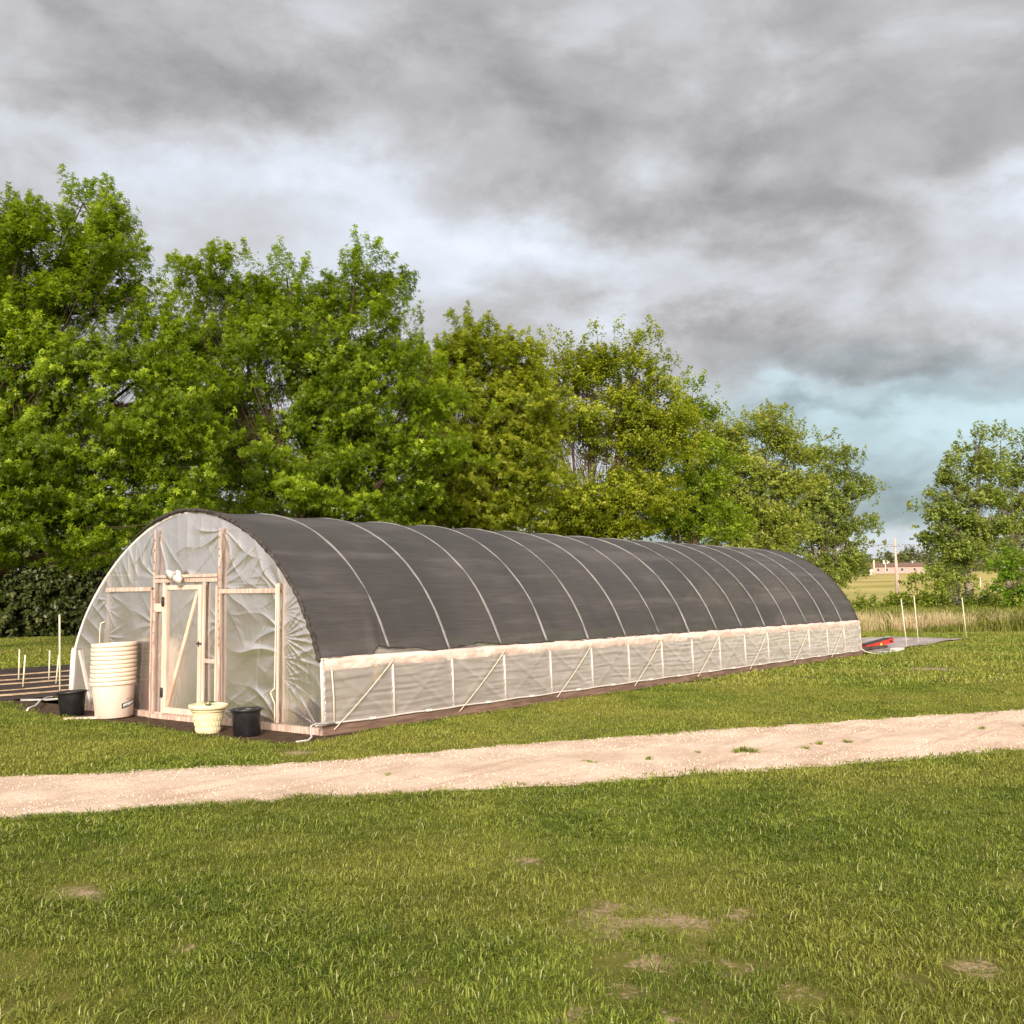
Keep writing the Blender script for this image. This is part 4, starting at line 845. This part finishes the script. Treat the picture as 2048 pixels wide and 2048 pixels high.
for k in range(NTB):
    lab = ("lowest cream tub of the nested stack, its whole side and dark label showing" if k == 0 else ords[k]+" cream tub in the nested stack by the end wall")
    T = empty("planter_tub", (TX+random.uniform(-.004, .004), TY+random.uniform(-.004, .004), .012+.0735*k*.92), lab, "tub", "cream tubs nested in one stack")
    T.rotation_euler = lean(2.3+random.uniform(-.5, .5))
    s1 = bpy.data.objects.new("shell", shell); s2 = bpy.data.objects.new("rim", rimm)
    for s_ in (s1, s2): COL.objects.link(s_); s_.parent = T
    if k == 0: tub0 = T
# printed label on the lowest tub
mgrn = simple_mat("dark_green_print", (.012, .055, .04), (.018, .07, .05), 5, .5); mprt = simple_mat("grey_print", (.16, .14, .13), (.22, .2, .18), 5, .5); mwp = simple_mat("white_print", (.72, .76, .70), (.8, .82, .78), 5, .5)
# angle of a label on the cone: towards the camera's right
ang_cam = math.atan2(CAM[1]-TY, CAM[0]-TX)
def on_cone(u, v, off=.0015, H=.58, rb=.285, rt_=.335):
    r = rb+(rt_-rb)*v/H+off; a = ang_cam+u/r
    return (r*math.cos(a), r*math.sin(a), v)
def quadstrip(u0, u1, lo, hi, mat, off, name):
    n = 16; b = MB(); vs = []
    for i in range(n+1):
        u = u0+(u1-u0)*i/n; vs += [on_cone(u, lo(u), off), on_cone(u, hi(u), off)]
    b.add(vs, [(2*i, 2*i+2, 2*i+3, 2*i+1) for i in range(n)]); return b.build(name, mat, tub0)
sl = lambda u: .205+(u-.13)*.22
LBL = quadstrip(.125, .42, lambda u: sl(u)-.062, lambda u: sl(u)+.020, mgrn, .0015, "label_band")
o = quadstrip(.150, .40, lambda u: sl(u)-.042, lambda u: sl(u)+.004, mwp, .0030, "label_panel"); 
def text_on(txt, size, u0, v0, mat, off, slope, name, parent):
    cu = bpy.data.curves.new(name, 'FONT'); cu.body = txt; cu.size = size; cu.resolution_u = 3
    ob = bpy.data.objects.new(name, cu); COL.objects.link(ob); dg = bpy.context.evaluated_depsgraph_get(); me = bpy.data.meshes.new_from_object(ob.evaluated_get(dg)); bpy.data.objects.remove(ob)
    for v in me.vertices:
        u = u0+v.co.x; v.co = on_cone(u, v0+v.co.y+slope*v.co.x, off)
    return link(name, me, mat, parent)
text_on("PLAS", .052, .215, .268, mprt, .002, .16, "lettering", tub0)
text_on("Lam", .050, .160, .170, mgrn, .0042, .22, "lettering", tub0)
PK = MB().box((-.30, -.085, 0), (.32, .085, .022)).build("plank", mtub2, None, (-.80, 4.63, .012)); PK.rotation_euler = (0, 0, -.65); tag(PK, "short pale board lying on the grass at the foot of the tub stack", "board")
def pot(name, x, y, H, rb, rt_, mat, label, cat="pot", lug=True):
    T = empty(name, (x, y, .008), label, cat, None)
    b = MB(); b.lathe([(rb-.012, 0), (rb, .01), (rt_-.008, H-.05), (rt_-.006, H-.045)], n=48).build("body", mat, T)
    r_ = MB(); r_.lathe([(rt_-.006, H-.046), (rt_+.012, H-.042), (rt_+.016, H-.02), (rt_+.016, H-.004), (rt_+.010, H), (rt_-.010, H-.002), (rt_-.018, H-.03), (rb-.014, .03), (.001, .03)], n=48, closed=False)
    r_.build("rim", mat, T)
    if lug:
        for s_ in (-1, 1):
            d = Vector((_r[0], _r[1], 0))*s_; c = d*(rt_+.028); MB().bar((c.x-d.x*.02, c.y-d.y*.02, H-.012), (c.x+d.x*.02, c.y+d.y*.02, H-.012), .07, .012).build("handle", mat, T)
    return T
PB = "black nursery pots by the end wall"
a_ = pot("nursery_pot", -.62, 5.28, .40, .185, .225, mblack, "black plastic nursery pot left of the tub stack, by the garden rows"); a_['group'] = PB; a_.rotation_euler = lean(3)
a_ = pot("nursery_pot", -.62, .82, .375, .185, .205, mblack, "black plastic nursery pot right of the cream flower pot, near the tunnel's corner"); a_['group'] = PB; a_.rotation_euler = lean(2.5)
myp = simple_mat("cream_pot", (.74, .64, .38), (.80, .71, .46), 3, .5, .2, .003, .4)
# basket-weave relief pot
T = empty("flower_pot", (-.70, 1.58, .006), "cream flower pot with woven relief and a wide rim before the end wall", "pot")
def ypot(u, v):
    a = u*2*math.pi; H = .33; z = v*H; r = .165+.062*v+.008*(np.abs(np.sin(a*12+z*28))*np.abs(np.sin(z*38)))*(v < .8)*(v > .05)
    return np.stack([r*np.cos(a), r*np.sin(a), z], -1)
P_, F_ = grid(241, 60, ypot); link("body", np_mesh("body", P_, F_[:, ::-1], True), myp, T)
MB().lathe([(.222, .315), (.230, .318), (.236, .30), (.238, .298), (.238, .305), (.245, .335), (.268, .340), (.278, .352), (.278, .385), (.270, .395), (.245, .397), (.235, .385), (.228, .34), (.001, .34)], n=64, closed=False).build("rim", myp, T)
link("soil", (MB().lathe([(.229, .352), (.12, .362), (.001, .365)], n=32, closed=False)).mesh("soil"), msoil, T)
rng = np.random.default_rng(77); b = MB()
for q in range(26):      # each leaf grows on a stalk from the one crown of the plant
    a_, r1, zz = rng.uniform(0, 6.28), rng.uniform(.03, .12), rng.uniform(.385, .445); tip_ = (r1*math.cos(a_), r1*math.sin(a_), zz)
    b.tube([(0, 0, .355), (tip_[0]*.5, tip_[1]*.5, zz*.97), tip_], .0022, 4)
    d = Vector((math.cos(a_), math.sin(a_), -.25)); sd_ = Vector((-math.sin(a_), math.cos(a_), 0)); p0 = Vector(tip_)-d*.004; s_ = rng.uniform(.035, .06)
    b.add([p0, p0+d*s_*.5+sd_*s_*.35, p0+d*s_, p0+d*s_*.5-sd_*s_*.35], [(0, 1, 2, 3)])
tag(b.build("seedling", simple_mat("seedling_leaf", (.02, .06, .01), (.05, .11, .02), 20, .6), None, (-.70, 1.58, .006)), "small dark green seedling growing in the cream flower pot", "plant")
# floodlight over the door
FL = empty("floodlight", (-.10, 3.2, 2.27), "white twin floodlight fixed above the greenhouse door", "lamp")
MB().tube([(0.02, 0, .02), (-.02, 0, .02)], .065, 20).build("mount", mwh, FL)
for dy, dz, s_ in ((.06, .03, 1), (-.13, -.045, 1)):
    b = MB(); dv = Vector((-.9, dy*1.5, -.25)).normalized(); c = Vector((-.05, dy, dz))
    b.tube([tuple(c-dv*.05), tuple(c), tuple(c+dv*.04), tuple(c+dv*.09)], [.025, .045, .07, .078], 16); b.tube([(0, dy*.2, .01), tuple(c-dv*.04)], .014, 8)
    b.build("lamp_head", mwh, FL)

# ------------------------------------------------------------------ grass: one object, blades instanced inside its own node tree
def blade_mat(name, cols, dry):
    m, t, out = new_mat(name)
    v = t.node('ShaderNodeAttribute', attribute_name='v').outputs['Fac']; h = t.node('ShaderNodeAttribute', attribute_name='tip').outputs['Fac']
    P = pos(t); n = t.noise(P, 1.1, 4, .6); n2 = t.noise(P, .28, 3, .5)
    c = t.mix(t.ramp(t.m('ADD', t.m('MULTIPLY', v, .55), t.m('MULTIPLY', n, .6)), .3, .85), C4(cols[0]), C4(cols[1]))
    c = t.mix(t.m('MULTIPLY', t.ramp(n2, .4, .65), .5), c, C4(cols[2]))
    c = t.mix(t.ramp(v, .955, 1.0), c, C4(dry))
    df = t.node('ShaderNodeBsdfDiffuse'); t.l.new(c, df.inputs[0]); tl = t.node('ShaderNodeBsdfTranslucent'); t.l.new(c, tl.inputs[0])
    a = t.node('ShaderNodeMixShader'); a.inputs[0].default_value = .35; t.l.new(df.outputs[0], a.inputs[1]); t.l.new(tl.outputs[0], a.inputs[2])
    gl = t.node('ShaderNodeBsdfGlossy'); gl.inputs['Roughness'].default_value = .38; b = t.node('ShaderNodeMixShader'); b.inputs[0].default_value = .025
    t.l.new(a.outputs[0], b.inputs[1]); t.l.new(gl.outputs[0], b.inputs[2]); t.l.new(b.outputs[0], out.inputs[0]); return m
def blades(rng, n, rad, h, wd, lean):
    """n blades as 2-quad strips -> V,F,v"""
    a = rng.uniform(0, 2*math.pi, n); r = rad*np.sqrt(rng.random(n)); bx, by = r*np.cos(a), r*np.sin(a)
    yaw = rng.uniform(0, 2*math.pi, n); hh = h*rng.uniform(.45, 1.2, n); ww = wd*rng.uniform(.6, 1.2, n); ln = lean*rng.uniform(.1, 1.3, n)*hh
    dx, dy = np.cos(yaw), np.sin(yaw); sx, sy = -dy, dx
    P0 = np.stack([bx-sx*ww/2, by-sy*ww/2, 0*hh-.004], -1); P1 = np.stack([bx+sx*ww/2, by+sy*ww/2, 0*hh-.004], -1)
    mx_, my_ = bx+dx*ln*.35, by+dy*ln*.35
    P2 = np.stack([mx_+sx*ww*.45, my_+sy*ww*.45, hh*.6], -1); P3 = np.stack([mx_-sx*ww*.45, my_-sy*ww*.45, hh*.6], -1)
    tx, ty = bx+dx*ln, by+dy*ln
    P4 = np.stack([tx+sx*ww*.08, ty+sy*ww*.08, hh*(1-.25*lean)], -1); P5 = np.stack([tx-sx*ww*.08, ty-sy*ww*.08, hh*(1-.25*lean)], -1)
    V = np.stack([P0, P1, P2, P3, P4, P5], 1).reshape(-1, 3); i = np.arange(n)*6
    F = np.stack([np.stack([i, i+1, i+2, i+3], -1), np.stack([i+3, i+2, i+4, i+5], -1)], 1).reshape(-1, 4)
    return V, F, np.repeat(rng.random(n), 2)
def scatter_obj(name, protos, pts, mat, label, cat, zoff=0):
    """one mesh object: its vertices with pid>=0 are points, its faces (id k) are the tufts copied onto them by its own node tree"""
    Vs = []; Fs = []; vs = []; ids = []; k = 0
    for j, (V, F, v) in enumerate(protos):
        Vs.append(V); Fs.append(F+k); vs.append(v); ids.append(np.full(len(V), j)); k += len(V)
    X, Yy, Zz, rot, scl, pid = pts; n = len(X)
    Vall = np.concatenate(Vs+[np.stack([X, Yy, Zz], -1)]); Fall = np.concatenate(Fs)
    me = np_mesh(name, Vall, Fall, False, {'v': np.concatenate(vs), 'tip': np.zeros(len(Fall))})
    def pa(nm, a): at = me.attributes.new(nm, 'FLOAT', 'POINT'); at.data.foreach_set('value', np.concatenate([np.zeros(k), a]).astype(np.float32))
    pa('rot', rot); pa('scl', scl)
    at = me.attributes.new('pid', 'INT', 'POINT'); at.data.foreach_set('value', np.concatenate([np.concatenate(ids), 100+pid]).astype(np.int32))
    ob = link(name, me, mat); tag(ob, label, cat, None, 'stuff')
    ng = bpy.data.node_groups.new(name+"_scatter", 'GeometryNodeTree'); ng.interface.new_socket('Geometry', in_out='INPUT', socket_type='NodeSocketGeometry'); ng.interface.new_socket('Geometry', in_out='OUTPUT', socket_type='NodeSocketGeometry')
    N = ng.nodes; Lk = ng.links; gi = N.new('NodeGroupInput'); go = N.new('NodeGroupOutput'); jn = N.new('GeometryNodeJoinGeometry')
    def attrn(nm, ty): a = N.new('GeometryNodeInputNamedAttribute'); a.data_type = ty; a.inputs[0].default_value = nm; return a.outputs[0]
    pidn = attrn('pid', 'INT'); rn = attrn('rot', 'FLOAT'); sn = attrn('scl', 'FLOAT')
    cmb = N.new('ShaderNodeCombineXYZ'); Lk.new(rn, cmb.inputs[2])
    for j in range(len(protos)):
        def eq(val):
            c = N.new('FunctionNodeCompare'); c.data_type = 'INT'; c.operation = 'EQUAL'; Lk.new(pidn, c.inputs[2]); c.inputs[3].default_value = val; return c.outputs[0]
        sp1 = N.new('GeometryNodeSeparateGeometry'); sp1.domain = 'POINT'; Lk.new(gi.outputs[0], sp1.inputs[0]); Lk.new(eq(j), sp1.inputs[1])
        sp2 = N.new('GeometryNodeSeparateGeometry'); sp2.domain = 'POINT'; Lk.new(gi.outputs[0], sp2.inputs[0]); Lk.new(eq(100+j), sp2.inputs[1])
        ip = N.new('GeometryNodeInstanceOnPoints'); Lk.new(sp2.outputs[0], ip.inputs['Points']); Lk.new(sp1.outputs[0], ip.inputs['Instance'])
        Lk.new(cmb.outputs[0], ip.inputs['Rotation']); Lk.new(sn, ip.inputs['Scale']); Lk.new(ip.outputs[0], jn.inputs[0])
    Lk.new(jn.outputs[0], go.inputs[0]); md = ob.modifiers.new("scatter", 'NODES'); md.node_group = ng
    return ob
rng = np.random.default_rng(5)
h2 = np.array([_f[0], _f[1]]); h2 /= np.linalg.norm(h2); r2_ = np.array([_r[0], _r[1]]); r2_ /= np.linalg.norm(r2_)
def region(D0, D1, dens, kw=.62, pad=1.2):
    A_ = kw*(D1**2-D0**2)+2*pad*(D1-D0); n = int(A_*dens)
    D_ = np.sqrt(rng.uniform(D0**2, D1**2, n)); s_ = rng.uniform(-1, 1, n)*(D_*kw+pad)
    return CAM[0]+h2[0]*D_+r2_[0]*s_, CAM[1]+h2[1]*D_+r2_[1]*s_
def allowed(x, y, D0=0):
    ok = ~in_road(x, y, .02+.14*vnoise(np.stack([x*2.2, y*2.2], -1), 66)**2)
    ok &= ~((x > -.35) & (x < 22.3) & (y > -.16) & (y < 6.9))
    # soil strip in front
    fx_ = np.interp(y, [-.42, .5, 1.5, 3.2, 4.5, 5.6, 7.5, 8.7], [-.75, -.98, -.90, -.62, -.85, -.82, -.40, -.05]); ok &= ~((y > -.4) & (y < 8.75) & (x > fx_-.02) & (x < .3))
    ok &= ~((x > -15) & (x < 21) & (y > 8.75) & (y < 17.65)) & ~((x > -.1) & (x < 22) & (y > 6.3) & (y < 9))
    ok &= ~((x > 22.2) & (x < 34.3) & (y > -.12) & (y < 3.7))
    return ok
def bareness(x, y):
    b = np.zeros_like(x); nz = vnoise(np.stack([x*3.5, y*3.5], -1), 60)
    for bx, by, br in BARE: b = np.maximum(b, np.clip(1.25-np.hypot(x-bx, y-by)/(br*.58)+(nz-.5)*2.4, 0, 1))
    return b
def pack(x, y, s0, nprot, thin=True):
    ok = allowed(x, y); x, y = x[ok], y[ok]
    n1 = vnoise(np.stack([x*.8, y*.8], -1), 61)*.6+vnoise(np.stack([x*3.1, y*3.1], -1), 62)*.4
    ba = bareness(x, y); keep = rng.random(len(x)) < np.clip(.60+n1*.9, 0, 1)*(1-.86*np.clip(ba*1.3, 0, 1)); x, y, n1, ba = x[keep], y[keep], n1[keep], ba[keep]
    n1 = n1*.6+.4*vnoise(np.stack([x*7.5, y*7.5], -1), 69); sc_ = s0*(.35+1.35*n1)*(1-.5*ba)*rng.uniform(.7, 1.3, len(x))
    return x, y, 0*x, rng.uniform(0, 6.28, len(x)), sc_, rng.integers(0, nprot, len(x))
mgr = blade_mat("lawn_blade", ((.078, .122, .013), (.315, .380, .055), (.37, .345, .075)), (.56, .54, .24))
pr_ = [blades(rng, 20, .085, .036, .0048, 1.3) for _ in range(4)]+[blades(rng, 22, .10, .024, .0050, 2.2) for _ in range(2)]+[blades(rng, 14, .05, .055, .0058, 1.1)]
x, y = region(4.2, 10.5, 520); p1 = pack(x, y, 1.0, 7)
scatter_obj("grass", pr_, p1, mgr, "short green lawn grass in the foreground", "grass")
pr_ = [blades(rng, 26, .14, .040, .0085, 1.1) for _ in range(5)]+[blades(rng, 20, .15, .028, .009, 1.9) for _ in range(2)]
x, y = region(10.5, 22, 130, .62); p1 = pack(x, y, 1.0, 7)
scatter_obj("grass", pr_, p1, mgr, "mown lawn grass either side of the gravel road", "grass")
pr_ = [blades(rng, 26, .32, .07, .022, 1.0) for _ in range(5)]
x, y = region(22, 60, 15, .60); p1 = pack(x, y, 1.0, 5)
scatter_obj("grass", pr_, p1, mgr, "lawn grass farther off beside and behind the tunnel", "grass")
# few tufts in the middle of the road and along its edges
tx_ = []; ty_ = []; ts = []
for (x0, y0, s_) in [(1.83, -5.47, 1.5), (.64, -4.82, .8), (.11, -4.42, .7), (.03, -4.31, .6), (1.43, -5.09, .7), (2.91, -6.01, .9), (2.46, -6.03, .8), (3.25, -6.28, .9), (5.5, -7.3, .9), (6.2, -7.8, .9), (-1.9, -3.1, .6)]:
    for _ in range(int(5*s_)): tx_.append(x0+rng.normal(0, .07*s_)); ty_.append(y0+rng.normal(0, .04*s_)); ts.append(s_*rng.uniform(.5, 1.1))
k = len(tx_); pr_ = [blades(rng, 20, .05, .06, .008, 1.0) for _ in range(3)]
scatter_obj("grass", pr_, (np.array(tx_), np.array(ty_), np.full(k, .01), rng.uniform(0, 6, k), np.array(ts), rng.integers(0, 3, k)), mgr, "small grass tufts growing in the middle of the gravel road", "grass")
# tall dry grass strip and the rough green behind it
mdry = blade_mat("dry_grass_blade", ((.55, .44, .24), (.85, .72, .48), (.50, .46, .20)), (.88, .80, .6))
mrough = blade_mat("rough_grass_blade", ((.14, .18, .024), (.29, .31, .06), (.34, .34, .09)), (.40, .35, .18))
def strip(px0, px1, D0, D1, n, clump=None):
    px_ = rng.uniform(px0, px1, n); D_ = rng.uniform(D0, D1, n); P_ = np.array([dep(a, 1190, b) for a, b in zip(px_, D_)])
    return P_[:, 0], P_[:, 1], px_
x, y, px_ = strip(1560, 2300, 49.3, 53.5, 3200); kz = vnoise(np.stack([px_*.03, y*.8], -1), 70); kp = rng.random(len(x)) < kz*1.3; x, y = x[kp], y[kp]; k = len(x)
pr_ = [blades(rng, 26, .22, .85, .022, .55) for _ in range(5)]
scatter_obj("tall_grass", pr_, (x, y, 0*x, rng.uniform(0, 6, k), rng.uniform(.55, 1.25, k), rng.integers(0, 5, k)), mdry, "strip of tall straw-coloured dry grass beyond the weed fabric", "tall grass")
x, y, px_ = strip(1500, 2350, 48.6, 66, 7000); k = len(x); D_ = np.hypot(x-CAM[0], y-CAM[1])
pr_ = [blades(rng, 30, .30, .55, .028, .8) for _ in range(5)]
scatter_obj("tall_grass", pr_, (x, y, 0*x, rng.uniform(0, 6, k), rng.uniform(.6, 1.15, k)*np.interp(D_, [48.6, 52, 56], [.22, .38, 2.1]), rng.integers(0, 5, k)), mrough, "rough green tall grass round the shrubs at the lawn's far edge", "tall grass")
# crop inside the tunnel
pr_ = [blades(rng, 16, .14, .30, .035, 1.1) for _ in range(4)]; n = 420
x = rng.uniform(1.3, L-1, n); y = rng.choice([1.15, 3.16, 5.2], n)+rng.normal(0, .14, n)
scatter_obj("crop_plants", pr_, (x, y, np.full(n, .13), rng.uniform(0, 6, n), rng.uniform(.4, 1.1, n), rng.integers(0, 4, n)), mshrub, "low green crop plants in the soil beds inside the tunnel", "crop")
# loose stones on the road and straw bits on the soil
def stone(rng):
    v = np.array([(1, 0, 0), (-1, 0, 0), (0, 1, 0), (0, -1, 0), (0, 0, 1), (0, 0, -.4)], float)*rng.uniform(.6, 1.1, (6, 1))*.011
    F = np.array([(0, 2, 4, 4), (2, 1, 4, 4), (1, 3, 4, 4), (3, 0, 4, 4)]); F = np.array([(0, 2, 4), (2, 1, 4), (1, 3, 4), (3, 0, 4), (2, 0, 5), (1, 2, 5), (3, 1, 5), (0, 3, 5)])
    return v, F, np.full(8, rng.random())
mst = simple_mat("road_stone", (.50, .38, .30), (.86, .74, .62), 45, .9, .2, .002, .2)
x, y = region(8.5, 26, 190, .6); ok = in_road(x, y, .01); x, y = x[ok], y[ok]; k = len(x)
scatter_obj("gravel", [stone(rng) for _ in range(6)], (x, y, np.full(k, .010), rng.uniform(0, 6, k), rng.uniform(.3, 1.35, k)**1.6, rng.integers(0, 6, k)), mst, "loose pale gravel stones scattered over the road", "gravel")
